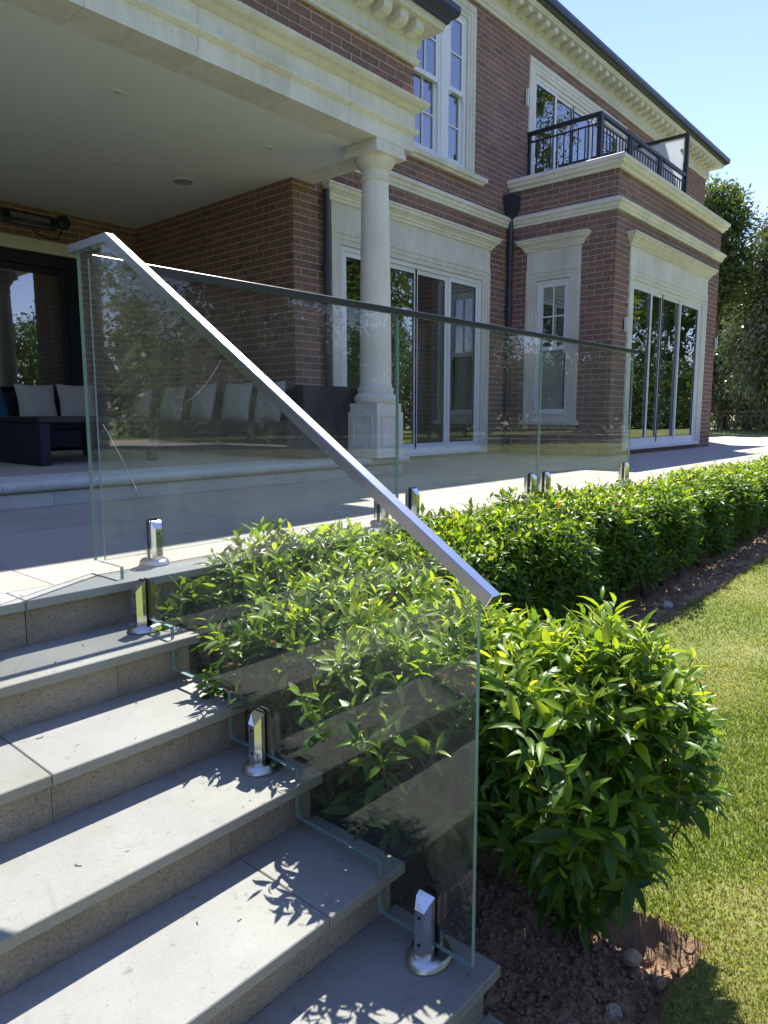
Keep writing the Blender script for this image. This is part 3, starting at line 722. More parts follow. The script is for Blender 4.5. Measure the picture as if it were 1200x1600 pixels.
# bay side sash window
def sash_window(F, u0, u1, z0, z1, cols, name_lbl, zmeet, fr=.05):
    w = outer_frame(F, u0, u1, z0, z1, -.09, -.02, fr, 'window', label=name_lbl)
    def sash(za, zb, d, hor):
        mb = MB(); s_ = .045; a, b = u0+fr, u1-fr
        F.box(mb, a, a+s_, d-.035, d, za, zb, .003); F.box(mb, b-s_, b, d-.035, d, za, zb, .003)
        F.box(mb, a+s_, b-s_, d-.034, d-.001, zb-s_, zb); F.box(mb, a+s_, b-s_, d-.034, d-.001, za, za+s_*1.3); mb.build('sash', M['white'], w)
        g = MB(); F.box(g, a+s_, b-s_, d-.022, d-.016, za+s_*1.3, zb-s_); g.build('pane', M['pane'], w)
        gb = MB()
        for k in range(1, cols):
            uc = a+s_+(b-a-2*s_)*k/cols; F.box(gb, uc-.010, uc+.010, d-.0155, d-.004, za+s_*1.3, zb-s_)
        zc = (za+zb)/2+.01
        if hor: F.box(gb, a+s_, b-s_, d-.0154, d-.005, zc-.010, zc+.010)
        gb.build('glazing_bar', M['white'], w)
        for q in (a+.03, b-.03):
            h = MB(); F.box(h, q-.012, q+.012, d, d+.02, za-.035, za+.0); 
            if d > -.04: pass
    sash(zmeet-.02, z1-fr, -.028, True); sash(z0+fr, zmeet+.025, -.066, True)
    for q in (u0+fr+.01, u1-fr-.03):
        h = MB(); F.box(h, q, q+.02, -.0279, -.012, zmeet-.075, zmeet-.021); h.build('sash_horn', M['white'], w)
    mb = MB(); F.box(mb, u0, u1, -.02, .03, z0-.03, z0-.0005, .003); mb.build('sill', M['white'], w)
    return w
surround(FS, -5.405, -4.565, 2.615, .49, .155, 2.868, 'window_surround', hood=2.868)
sash_window(FS, -5.245, -4.72, .60, 2.455, 2, 'tall white sash window in the side of the brick bay', 1.50)
mb = MB(); FS.box(mb, -5.45, -4.52, -.08, .055, .425, .489, .004); part(mb, 'window_sill', M['lime'])
mb = MB(); FS.box(mb, -5.25, -4.71, -.08, .0, .4895, .569); part(mb, 'window_sill', M['lime'])
# upper tripartite window
surround(FM, 6.06, 8.32, 5.80, 3.745, .165, 5.83, 'window_surround')
mb = MB(); mb.sweep([(-.05, 3.655), (.05, 3.655), (.06, 3.68), (.09, 3.69), (.10, 3.742), (-.05, 3.742)], FM.path([(5.93, -.05), (5.93, 0), (8.45, 0), (8.45, -.05)])); part(mb, 'window_sill', M['lime'])
w = None
for a, b, c in ((6.78, 7.60, 3), (7.74, 8.15, 1), (6.23, 6.64, 1)):
    w = sash_window(FM, a, b, 3.79, 5.64, c, {3: 'middle sash of the upper window', 1: 'narrow side sash of the upper window'}[c], 4.70, .04)
mb = MB(); FM.box(mb, 7.602, 7.738, -.09, -.005, 3.76, 5.63, .004); FM.box(mb, 6.642, 6.778, -.09, -.005, 3.76, 5.63, .004); part(mb, 'window_mullion', M['white'])
# balcony doors
surround(FM, 9.72, 13.2, 5.75, 3.86, .17, 5.76)
dr = outer_frame(FM, 9.895, 13.03, 3.86, 5.58, -.09, -.02, .05, 'door', label='white framed balcony doors reflecting the trees')
for a, b, d in ((9.947, 10.64, -.032), (10.58, 11.25, -.05), (11.2, 11.9, -.05), (11.86, 12.98, -.032)): leaf_frame(FM, dr, a, b, 3.89, 5.53, d)
# porch back doors, dark
mb = MB(); FK.box(mb, -1.0, 4.30, -.03, .015, 2.47, 2.608); part(mb, 'lintel', M['lime'])
dr = outer_frame(FK, -1.0, 4.286, .17, 2.469, -.09, -.005, .15, 'door', 'dark', label='dark framed glass doors at the back of the porch')
for k in range(4):
    a = -.84+k*1.245; leaf_frame(FK, dr, a, a+1.24, .33, 2.31, -.03, .07, .1, 'door_leaf', 'dark')
curtain(FK, dr, 3.55, 4.1, .2, 2.4, -.2, .03, 6)
# downpipes
def downpipe(x, y, z0, z1, hopper, lbl):
    mb = MB(); mb.tube([(x, y, z0), (x, y, z1)], .034, 16); o = part(mb, 'downpipe', M['navy'], smooth=True, label=lbl)
    for z in np.arange(z0+.35, z1, .85):
        c = MB(); c.box(x-.05, x+.05, y-.006, y+.0335, z, z+.05, .003); c.tube([(x, y, z+.06), (x, y, z+.10)], .042, 16); c.build('pipe_clip', M['navy'], o)
    if hopper:
        h = MB()
        prof = [(.05, z1-.02), (.07, z1+.06), (.10, z1+.12), (.125, z1+.20), (.125, z1+.26), (.14, z1+.27), (.14, z1+.30)]
        vs = []
        for w_, z in prof: vs += [(x-w_, y-w_*.8, z), (x+w_, y-w_*.8, z), (x+w_, y+.055, z), (x-w_, y+.055, z)]
        fs = [(i*4+j, i*4+(j+1) % 4, i*4+4+(j+1) % 4, i*4+4+j) for i in range(len(prof)-1) for j in range(4)]+[(3, 2, 1, 0), (24, 25, 26, 27)]
        h.add(vs, fs); h.build('hopper', M['navy'], o)
downpipe(5.50, YM-.06, .05, 2.93, False, 'navy downpipe beside the porch corner')
downpipe(9.20, YM-.065, .0, 3.36, True, 'navy downpipe with a hopper head in the corner of the bay')

# ------------------------------------------------------------------ glass balustrades
XG, YG = 1.19, 2.39
def glass_slab(name, poly, a0, a1, axis, parent):
    mb = MB(); n = len(poly); mk = {'x': lambda a, p: (a, p[0], p[1]), 'y': lambda a, p: (p[0], a, p[1])}[axis]
    vs = [mk(a0, p) for p in poly]+[mk(a1, p) for p in poly]
    mb.add(vs, [tuple(range(n)), tuple(range(2*n-1, n-1, -1))]); b = len(mb.f)
    mb.add(vs, [(i, (i+1) % n, n+(i+1) % n, n+i) for i in range(n)], mi=1)
    return mb.build(name, [M['glass'], M['glassedge']], parent)
def spigot(parent, x, y, z, axis):
    """clamp post: two tapered halves, rubber liners, screws, domed flange; axis = glass normal"""
    o = None
    T = (lambda a, b: (x+a, y+b)) if axis == 'x' else (lambda a, b: (x+b, y+a))
    mb = MB(); mb.lathe([(0, 0), (.050, 0), (.052, .004), (.050, .012), (.044, .020), (.036, .0225), (0, .0225)], 0, 0, 36)
    mb.v = [(T(p[0]*(1.25), p[1])[0], T(p[0]*1.25, p[1])[1], z+p[2]) for p in mb.v]
    o = mb.build('spigot', M['steel'], parent, True)
    for sgn in (-1, 1):
        h = MB(); g0, g1 = .0105, .040; w0, w1 = .022, .013
        bot = [(sgn*g0, -w0), (sgn*(g0+.012), -w0), (sgn*g1, -w1), (sgn*g1, w1), (sgn*(g0+.012), w0), (sgn*g0, w0)]
        zt = [.168, .160, .138, .138, .160, .168]
        vs = [(*T(a, b), z+.0215) for a, b in bot]+[(*T(a, b), z+q) for (a, b), q in zip(bot, zt)]
        h.add(vs, [tuple(range(6)), tuple(range(11, 5, -1))]+[(i, (i+1) % 6, 6+(i+1) % 6, 6+i) for i in range(6)]); h.build('clamp', M['chrome'], o)
        r = MB(); a0, a1 = sgn*.0062, sgn*.0104
        pts = [(-.021, .024), (.021, .024), (.021, .166), (.014, .174), (-.014, .174), (-.021, .166)]
        vs = [(*T(a0, p), z+q) for p, q in pts]+[(*T(a1, p), z+q) for p, q in pts]
        r.add(vs, [tuple(range(6)), tuple(range(11, 5, -1))]+[(i, (i+1) % 6, 6+(i+1) % 6, 6+i) for i in range(6)]); r.build('gasket', M['rubber'], o)
        for q in (.055, .122):
            s = MB(); p0 = T(sgn*.0395, 0); p1 = T(sgn*.0408, 0); s.tube([(*p0, z+q), (*p1, z+q)], .0045, 10); s.build('screw', M['rubber'], o)
    return o
SB = thing('stair_balustrade', 'sloping frameless glass balustrade with a square steel handrail up the steps', 'balustrade', (XG, 1.6, -.5))
poly = []
ny = [2.245, 1.945, 1.652, 1.360, 1.060]; g = .042
poly.append((2.43, g)); poly.append((ny[0], g))
tz = [-.150, -.290, -.430, -.567, -.696]
for i in range(5):
    r_ = .008
    poly += [(ny[i], (0 if i == 0 else tz[i-1])+g-.0), (ny[i]-.0001, tz[i]+g+r_), (ny[i]-r_, tz[i]+g)]
    nxt = ny[i+1] if i < 4 else .784
    if i < 4: poly += [(nxt+r_, tz[i]+g), (nxt+.002, tz[i]+g-.002)]
    else: poly += [(nxt, tz[i]+g)]
sl = (1.137-.20)/(2.215-.745)
ztop = lambda y: .20+sl*(y-.745)-.024
poly += [(.784, ztop(.784)), (2.215, ztop(2.215)), (2.43, 1.112)]
q = []
for p in poly:
    if not q or math.hypot(p[0]-q[-1][0], p[1]-q[-1][1]) > 1e-4: q.append(p)
glass_slab('glass_panel', q, XG-.006, XG+.006, 'x', SB)
hr = MB(); th = .0275; nz = 1/math.sqrt(1+sl*sl); ta = .016
k_ = 2.215
top = [(.745, .20), (k_, .20+sl*(k_-.745)), (2.463, .20+sl*(k_-.745))]
bo = [(.745+th*sl*nz, .20-th*nz), (k_+th*math.tan(math.atan(sl)/2), top[1][1]-th), (2.463, top[1][1]-th)]
for i in (0, 1):
    pl = [top[i], top[i+1], bo[i+1], bo[i]]
    mb = MB(); b_ = .0022
    A, B, C_, D = pl
    # chamfered top edges
    sec = lambda P, Q: [(-ta, Q), (-ta, tuple(np.add(P, np.multiply(np.subtract(Q, P), .08)))), (-ta+b_, P), (ta-b_, P), (ta, tuple(np.add(P, np.multiply(np.subtract(Q, P), .08)))), (ta, Q)]
    s0 = sec(A, D); s1 = sec(B, C_)
    vs = [(XG+a, p[0], p[1]) for a, p in s0]+[(XG+a, p[0], p[1]) for a, p in s1]
    mb.add(vs, [tuple(range(6)), tuple(range(11, 5, -1))]+[(j, (j+1) % 6, 6+(j+1) % 6, 6+j) for j in range(6)]); mb.build('handrail', M['rail'], SB)
cp = MB(); d = (-1/math.sqrt(1+sl*sl), -sl/math.sqrt(1+sl*sl))
for (P, Q, dd) in ((top[0], bo[0], d), (top[2], bo[2], (1, 0))):
    e = [(P[0]+dd[0]*.0005, P[1]+dd[1]*.0005), (Q[0]+dd[0]*.0005, Q[1]+dd[1]*.0005), (Q[0]+dd[0]*.0035, Q[1]+dd[1]*.0035), (P[0]+dd[0]*.0035, P[1]+dd[1]*.0035)]
    cp = MB(); cp.prism(e, XG-ta, XG+ta, 'x'); cp.build('end_cap', M['chrome'], SB)
for y, z in ((2.10, -.150), (1.50, -.430), (.905, -.696)): spigot(SB, XG, y, z, 'x')
TB = thing('terrace_balustrade', 'level frameless glass balustrade along the terrace edge above the hedge', 'balustrade', (3.5, YG, 0))
for a, b in ((1.205, 2.820), (2.832, 4.312), (4.326, 5.865)):
    glass_slab('glass_panel', [(a, .045), (b, .045), (b, 1.085), (a, 1.085)], YG-.006, YG+.006, 'y', TB)
mb = MB(); mb.box(1.212, 5.94, YG-.0135, YG+.0135, 1.068, 1.099, bev=.0025); mb.build('handrail', M['railx'], TB)
for x in (1.40, 2.70, 2.955, 4.22, 4.42, 5.78): spigot(TB, x, YG, 0.0, 'y')
# worn scratches on the glass
def scratch(pts, parent):
    mb = MB(); mb.tube(pts, .00045, 4); mb.build('scratch', M['scratch'], parent)
scratch([(1.1835, 2.31-.20*t, .53-.18*t-.03*t*t) for t in np.linspace(0, 1, 7)], SB)
scratch([(1.1835, 1.80-.17*t, .60+.05*t+.06*t*t) for t in np.linspace(0, 1, 7)], SB)

# ------------------------------------------------------------------ balcony railing, screen, lamps
BR = thing('balcony_railing', 'black iron railing round the balcony on top of the bay', 'railing', (11.4, 4.58, 3.85))
RY, RX, ZT, ZB = 4.576, 9.73, 4.69, 3.93
def bar(mb, x0, y0, x1, y1, z0, z1, w):
    if abs(x1-x0) > abs(y1-y0): mb.box(x0, x1, y0-w, y0+w, z0, z1)
    else: mb.box(x0-w, x0+w, min(y0, y1), max(y0, y1), z0, z1)
for nm, z0, z1, w in (('top_rail', ZT-.045, ZT, .028), ('middle_rail', ZT-.155, ZT-.135, .010), ('bottom_rail', ZB, ZB+.02, .012)):
    mb = MB(); bar(mb, RX+(w if nm != 'top_rail' else -w), RY, 13.10, RY, z0, z1, w); mb.build(nm, M['iron'], BR)
    mb = MB(); bar(mb, RX, RY+w, RX, YM-.002, z0, z1, w); mb.build(nm, M['iron'], BR)
posts = [(RX, RY), (RX, YM-.03), (10.72, RY), (10.80, RY), (11.90, RY), (11.98, RY)]
for x, y in posts:
    mb = MB(); w = .032 if (x, y) == (RX, RY) else .02; mb.box(x-w, x+w, y-w, y+w, 3.84, ZT-.0455); mb.build('post', M['iron'], BR)
mb = MB(); mb.box(-.007, .007, -.007, .007, ZB+.0205, ZT-.1555); proto = None
bl = [(RX, y) for y in np.arange(RY+.11, YM-.05, .108)]+[(x, RY) for x in np.arange(RX+.11, 13.05, .108) if min(abs(x-p[0]) for p in posts) > .04]
for x, y in bl:
    if proto is None: proto = mb.build('baluster', M['iron'], BR); me = proto.data; base = proto.location.copy(); proto.location = (x, y, 0)
    else:
        o = bpy.data.objects.new('baluster', me); COL.objects.link(o); o.parent = BR; o.location = (x, y, 0)
def ring(cx, cy, cz, r, along):
    mb = MB(); pts = []
    for j in range(17):
        a = 2*math.pi*j/16; pts.append((cx+(r*math.cos(a) if along == 'x' else 0), cy+(r*math.cos(a) if along == 'y' else 0), cz+r*math.sin(a)))
    mb.tube(pts, .006, 6); mb.build('ring', M['iron'], BR, True)
for y in (RY+.09, YM-.09): ring(RX, y, ZT-.09, .042, 'y')
for x in (RX+.09, 10.64, 10.88, 11.82, 12.06, 13.02): ring(x, RY, ZT-.09, .042, 'x')
PS = thing('privacy_screen', 'frosted glass privacy screen in a dark frame at the far end of the balcony', 'screen', (13.13, 5.1, 3.85))
mb = MB(); mb.box(13.105, 13.165, RY-.03, RY+.03, 3.83, 5.37); mb.build('post', M['iron'], PS)
mb = MB(); mb.box(13.11, 13.16, RY+.031, YM-.03, 5.325, 5.37); mb.build('top_rail', M['iron'], PS)
mb = MB(); mb.box(13.11, 13.16, RY+.031, YM-.03, 3.88, 3.92); mb.build('bottom_rail', M['iron'], PS)
mb = MB(); mb.box(13.13, 13.14, RY+.06, YM-.04, 3.94, 5.30); mb.build('frosted_pane', M['frost'], PS)
for z in (4.2, 5.1):
    mb = MB(); mb.tube([(13.10, RY+.08, z), (13.17, RY+.08, z)], .022, 14); mb.build('clamp', M['steel'], PS, True)
def wall_lamp(x, y, z0, z1, lbl, yoff=0):
    t = thing('wall_lamp', lbl, 'wall lamp', (x, y, z0), 'slim up and down wall lamps on the brickwork')
    mb = MB(); mb.box(x-.02, x+.02, y-.012, y-.002, z0+.03, z1-.03, bev=.002); mb.build('back_plate', M['dark'], t)
    mb = MB(); mb.box(x-.016, x+.016, y-.055, y-.0125, z0, z1, bev=.003); mb.build('shade', M['lampwhite'], t)
wall_lamp(9.625, YB-.004, 1.70, 1.89, 'white wall lamp on the corner of the bay left of its glass doors')
wall_lamp(13.60, YB-.004, 1.74, 1.93, 'white wall lamp on the far edge of the bay right of its glass doors')
wall_lamp(9.62, YM-.004, 5.02, 5.26, 'white wall lamp on the upper wall beside the balcony doors')

# ------------------------------------------------------------------ porch fittings and furniture
def downlight(x, y, lbl):
    t = thing('downlight', lbl, 'ceiling light', (x, y, 2.967), 'recessed downlights in the porch ceiling')
    mb = MB(); mb.lathe([(.030, 2.9675), (.047, 2.9675), (.050, 2.964), (.046, 2.961), (.034, 2.9605), (.030, 2.9625)], x, y, 28); mb.f = mb.f[:-2]; mb.t = mb.t[:-2]; mb.mi = mb.mi[:-2]; mb.build('trim_ring', M['ceil'], t, True)
    mb = MB(); mb.lathe([(0, 2.9665), (.0295, 2.9665), (.0295, 2.9675), (0, 2.9675)], x, y, 20); mb.build('lens', M['lampwhite'], t)
downlight(2.937, 5.248, 'downlight in the porch ceiling nearest the camera, left of the beam end')
downlight(4.42, 5.262, 'downlight in the porch ceiling close to the stone column')
downlight(3.678, 6.658, 'downlight in the middle of the porch ceiling, left of the round speaker')
downlight(4.417, 8.043, 'downlight deepest in the porch, by the back corner')
t = thing('ceiling_speaker', 'round grey speaker grille set into the porch ceiling', 'speaker', (4.424, 6.656, 2.967))
mb = MB(); mb.lathe([(0, 2.9632), (.095, 2.9632), (.0951, 2.9675), (0, 2.9675)], 4.424, 6.656, 36); mb.build('grille', M['grille'], t)
mb = MB(); mb.lathe([(.096, 2.9675), (.108, 2.9675), (.108, 2.963), (.096, 2.9625)], 4.424, 6.656, 36); mb.f = mb.f[:-2]; mb.t = mb.t[:-2]; mb.mi = mb.mi[:-2]; mb.build('rim', M['lampwhite'], t)
t = thing('patio_heater', 'black electric bar heater mounted high on the back wall of the porch', 'heater', (3.3, YK-.12, 2.80))
mb = MB(); mb.prism([(YK-.03, 2.735), (YK-.15, 2.715), (YK-.17, 2.76), (YK-.12, 2.865), (YK-.03, 2.875)], 2.62, 3.98, 'x'); mb.build('body', M['black'], t)
for a, b in ((2.72, 3.36), (3.47, 3.90)):
    mb = MB(); mb.add([(a, YK-.1545, 2.722), (b, YK-.1545, 2.722), (b, YK-.1735, 2.757), (a, YK-.1735, 2.757)], [(0, 1, 2, 3)]); mb.add([(a, YK-.1725, 2.766), (b, YK-.1725, 2.766), (b, YK-.135, 2.842), (a, YK-.135, 2.842)], [(0, 1, 2, 3)]); mb.build('reflector', M['heat'], t)
    g = MB()
    for x in np.arange(a, b, .022): g.box(x, x+.006, YK-.185, YK-.176, 2.72, 2.83)
    g.build('guard', M['black'], t)
mb = MB(); mb.box(3.1, 3.5, YK-.03, YK-.003, 2.76, 2.84); mb.build('bracket', M['black'], t)
mb = MB(); mb.tube([(3.74, YK-.02, 2.73), (3.82, YK-.02, 2.67), (3.95, YK-.02, 2.64), (4.05, YK-.02, 2.655), (4.10, YK-.02, 2.76)], .008, 6); mb.build('cable', M['black'], t, True)
t = thing('wall_speaker', 'small round black speaker on the brick wall beside the heater', 'speaker', (4.12, YK-.06, 2.86))
mb = MB(); mb.lathe([(0, -.055), (.05, -.055), (.078, -.04), (.082, 0), (0, .0)], 0, 0, 24); mb.v = [(4.12+p[0], YK-.012+p[2], 2.86+p[1]) for p in mb.v]; mb.build('cabinet', M['black'], t, True)
mb = MB(); mb.box(4.10, 4.14, YK-.013, YK-.003, 2.80, 2.92); mb.build('bracket', M['black'], t)
ZF = .1667
t = thing('corner_sofa', 'dark rattan corner sofa along two walls of the porch', 'sofa', (4.6, 7, ZF))
for nm, bx, m in (('seat_base', (4.30, 4.90, 4.86, 8.05, ZF+.03, .40), 'rattan'), ('seat_base', (2.35, 4.90, 8.051, 8.58, ZF+.03, .40), 'rattan'),
                  ('back', (4.901, 5.035, 4.86, 8.72, ZF+.03, .83), 'rattan'), ('back', (2.35, 4.90, 8.581, 8.72, ZF+.03, .83), 'rattan'),
                  ('arm', (4.30, 5.035, 4.72, 4.859, ZF+.03, .83), 'rattan'), ('seat_cushion', (4.28, 4.90, 4.87, 6.4, .401, .50), 'rattan_seat'), ('seat_cushion', (4.28, 4.90, 6.405, 8.04, .401, .50), 'rattan_seat'), ('seat_cushion', (2.36, 4.27, 8.045, 8.58, .401, .50), 'rattan_seat')):
    mb = MB(); mb.box(*bx, bev=.012); mb.build(nm, M[m], t)
for x, y in ((4.35, 4.77), (4.98, 4.77), (4.35, 6.4), (4.98, 6.4), (2.42, 8.1), (3.3, 8.1), (4.2, 8.1), (2.42, 8.65)):
    mb = MB(); mb.box(x-.03, x+.03, y-.03, y+.03, ZF, ZF+.03); mb.build('foot', M['dark'], t)
def cushion(x, y, z, size, rz, tilt, lbl, m='cushion', group='scatter cushions on the corner sofa'):
    n = 14; vs = []; h = size/2
    for sgn in (1, -1):
        for i in range(n+1):
            for j in range(n+1):
                u, v = 2*i/n-1, 2*j/n-1
                tk = .075*((1-abs(u)**3)*(1-abs(v)**3))**.6
                w = 1-.07*(1-abs(u))*(abs(v)**2); w2 = 1-.07*(1-abs(v))*(abs(u)**2)
                q = .004*math.sin((u+v)*9)*(1-u*u)*(1-v*v)
                vs.append((h*u*w2, sgn*(tk+q), h*v*w))
    N1 = (n+1)**2; fs = []
    for k in (0, 1):
        for i in range(n):
            for j in range(n):
                a = k*N1+i*(n+1)+j; f = (a, a+n+1, a+n+2, a+1); fs.append(f if k == 0 else f[::-1])
    mb = MB(); mb.add(vs, fs); o = mb.build('cushion', M[m], None, True)
    o.rotation_euler = (tilt, 0, rz); o.location = (x, y, z); return tag(o, lbl, 'cushion', group)
cushion(3.54, 8.43, .70, .45, .05, -.22, 'grey cushion on the back run of the sofa, in clear view left of the glass')
cushion(4.02, 8.43, .71, .45, -.06, -.2, 'grey cushion on the sofa just behind the left edge of the glass')
cushion(2.98, 8.38, .70, .5, .35, -.3, 'blue cushion at the far left of the sofa', 'blue')
ST = R(-90)
for k, (y, dz, a, lb) in enumerate(((8.30, .0, -.12, 'grey cushion in the corner of the sofa seen through the glass'), (7.62, .0, .05, 'grey cushion second from the sofa corner on the side run'), (6.98, .01, -.05, 'grey cushion in the middle of the side run of the sofa'), (6.36, .0, .08, 'grey cushion fourth from the sofa corner, just left of the handrail'), (5.80, .0, -.04, 'grey cushion at the near end of the sofa partly behind the handrail'))):
    cushion(4.80, y, .70+dz, .44, ST+a, -.22, lb)
t = thing('coffee_table', 'low dark coffee table with a solid end panel on the porch', 'table', (2.9, 6.05, ZF))
mb = MB(); mb.box(2.36, 3.40, 5.62, 6.9, .505, .555, bev=.006); mb.build('table_top', M['dark'], t)
mb = MB(); mb.box(2.37, 2.45, 5.63, 6.89, ZF, .5045, bev=.004); mb.build('end_panel', M['rattan'], t)
for x, y in ((3.34, 5.66), (3.34, 6.85)):
    mb = MB(); mb.box(x-.04, x+.04, y-.03, y+.03, ZF, .5045, bev=.004); mb.build('leg', M['dark'], t)

# ------------------------------------------------------------------ foliage
def leaf_template(near=True):
    if near:
        st = [(.0, .0), (.22, .72), (.5, 1.0), (.77, .6), (1.0, 0.0)]
        v = [(0, 0, 0)]
        for t, w in st[1:4]:
            dz = -.16*t*t; v += [(-.15*w, t, dz+.05*w), (0, t, dz), (.15*w, t, dz+.05*w)]
        v.append((0, 1.0, -.20))
        f = [(0, 2, 1), (0, 3, 2)]
        for k in (1, 4): f += [(k, k+1, k+4), (k, k+4, k+3), (k+1, k+2, k+5), (k+1, k+5, k+4)]
        f += [(7, 8, 10), (8, 9, 10)]
    else:
        v = [(0, 0, 0), (-.17, .45, .04), (0, .5, -.03), (.17, .45, .04), (0, 1, -.17)]; f = [(0, 2, 1), (0, 3, 2), (1, 2, 4), (2, 3, 4)]
    return np.array(v, float), np.array(f)
TN, TF = leaf_template(True), leaf_template(False)
def norm(a): return a/np.maximum(np.linalg.norm(a, axis=-1, keepdims=True), 1e-9)
def make_leaves(P, A, rng, nleaf, length, spread=(1.42, .68), stem=.09):
    """shoots at P with axis A -> leaf base, direction, normal, length, rank along the shoot"""
    n = len(P); k = np.arange(nleaf); t = k/(nleaf-1)
    ref = norm(np.cross(A, np.array([.3, .2, .93])+.001*rng.standard_normal((n, 3)))); ref2 = np.cross(A, ref)
    ph = k[None, :]*2.399+rng.uniform(0, 6.28, (n, 1))+rng.normal(0, .25, (n, nleaf))
    rad = ref[:, None]*np.cos(ph)[..., None]+ref2[:, None]*np.sin(ph)[..., None]
    th = (spread[0]*(1-t)+spread[1]*t)[None, :]+rng.normal(0, .16, (n, nleaf))
    D = A[:, None]*np.cos(th)[..., None]+rad*np.sin(th)[..., None]
    D[..., 2] -= .10*(1-t)[None, :]; D = norm(D)
    Nn = norm(A[:, None]*np.sin(th)[..., None]-rad*np.cos(th)[..., None]); Nn = norm(Nn-D*np.sum(Nn*D, -1, keepdims=True))
    roll = rng.normal(0, .35, (n, nleaf))[..., None]; Rr = np.cross(D, Nn); Nn = Nn*np.cos(roll)+Rr*np.sin(roll)
    B = P[:, None]+A[:, None]*(stem*t)[None, :, None]
    L = length*(1.05-.35*t)[None, :]*rng.uniform(.55, 1.25, (n, nleaf))
    return B.reshape(-1, 3), D.reshape(-1, 3), Nn.reshape(-1, 3), L.reshape(-1), np.broadcast_to(t, (n, nleaf)).reshape(-1)
def leaves_mesh(name, B, D, Nn, L, tint, T, material, parent, kind):
    tv, tf = T; Rr = np.cross(D, Nn); nv = len(tv)
    rr_ = np.random.default_rng(len(B)); cw = rr_.uniform(.78, 1.2, (len(B), 1, 1)); cz = rr_.uniform(.2, 2.0, (len(B), 1, 1))
    V = B[:, None]+L[:, None, None]*(cw*tv[None, :, 0, None]*Rr[:, None]+tv[None, :, 1, None]*D[:, None]+cz*tv[None, :, 2, None]*Nn[:, None])
    F = (np.arange(len(B))[:, None, None]*nv+tf[None]).reshape(-1, 3)
    return np_mesh(name, V.reshape(-1, 3), F, np.repeat(tint, len(tf)), material, parent, kind, True)
LEAF_ME = {}
def leaf_objects(idx, B, D, Nn, L, tint, parent):
    off = wpos(parent); Rr = np.cross(D, Nn)
    for i in idx:
        k = int(min(7, max(0, tint[i]*8)))
        if k not in LEAF_ME:
            me = bpy.data.meshes.new('leaf'); me.from_pydata((TN[0]*np.array([.85+.05*k, 1, (.5, 1.3, .8, 1.7, .4, 1.1, 2.0, .7)[k]])).tolist(), [], TN[1].tolist()); at = me.attributes.new('tint', 'FLOAT', 'FACE'); at.data.foreach_set('value', [(k+.5)/8]*len(TN[1]))
            me.polygons.foreach_set('use_smooth', [True]*len(TN[1])); me.materials.append(M['laurel']); me.update(); LEAF_ME[k] = me
        o = bpy.data.objects.new('leaf', LEAF_ME[k]); COL.objects.link(o); o.parent = parent
        m = Matrix(((Rr[i, 0], D[i, 0], Nn[i, 0], 0), (Rr[i, 1], D[i, 1], Nn[i, 1], 0), (Rr[i, 2], D[i, 2], Nn[i, 2], 0), (0, 0, 0, 1)))
        mm = Matrix.Translation(Vector(B[i])-off) @ m @ Matrix.Scale(float(L[i]), 4)
        o.matrix_basis = mm
def foliage(root, P, A, depth, rng, nleaf, length, T, young, mat_='laurel', objs=300, stem=.09):
    B, D, Nn, L, t = make_leaves(P, A, rng, nleaf, length, stem=stem)
    dp = np.repeat(depth, nleaf); yg = np.repeat(young, nleaf)
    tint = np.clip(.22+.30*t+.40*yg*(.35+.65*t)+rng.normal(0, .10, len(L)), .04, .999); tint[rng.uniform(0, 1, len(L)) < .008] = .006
    x, y, dep = screen(B+D*L[:, None]*.5)
    cam_v = norm(np.array([0, 0, .557])-B)
    sc = np.where((x > 5) & (x < 1195) & (y > 5) & (y < 1595) & (dp < .03) & (dep > .3), L/np.maximum(dep, .3)*(.25+np.abs(np.sum(Nn*cam_v, -1))), 0)
    out = np.sum((B-np.array(wpos(root)))*cam_v, -1); sc = np.where(out > 0, sc, 0)
    idx = np.argsort(-sc)[:objs]; idx = idx[sc[idx] > 0]
    keep = np.ones(len(L), bool); keep[idx] = False
    leaf_objects(idx, B, D, Nn, L, tint, root)
    leaves_mesh('foliage', B[keep], D[keep], Nn[keep], L[keep], tint[keep], T, M[mat_], root, 'stuff')
    s = MB()
    for p, a in zip(P[depth < .05][::2], A[depth < .05][::2]):
        p = Vector(p); a = Vector(a); s.tube([p-a*.10, p+a*stem], [.0028, .0015], 3)
    s.build('twigs', M['twig'], root, kind='stuff')
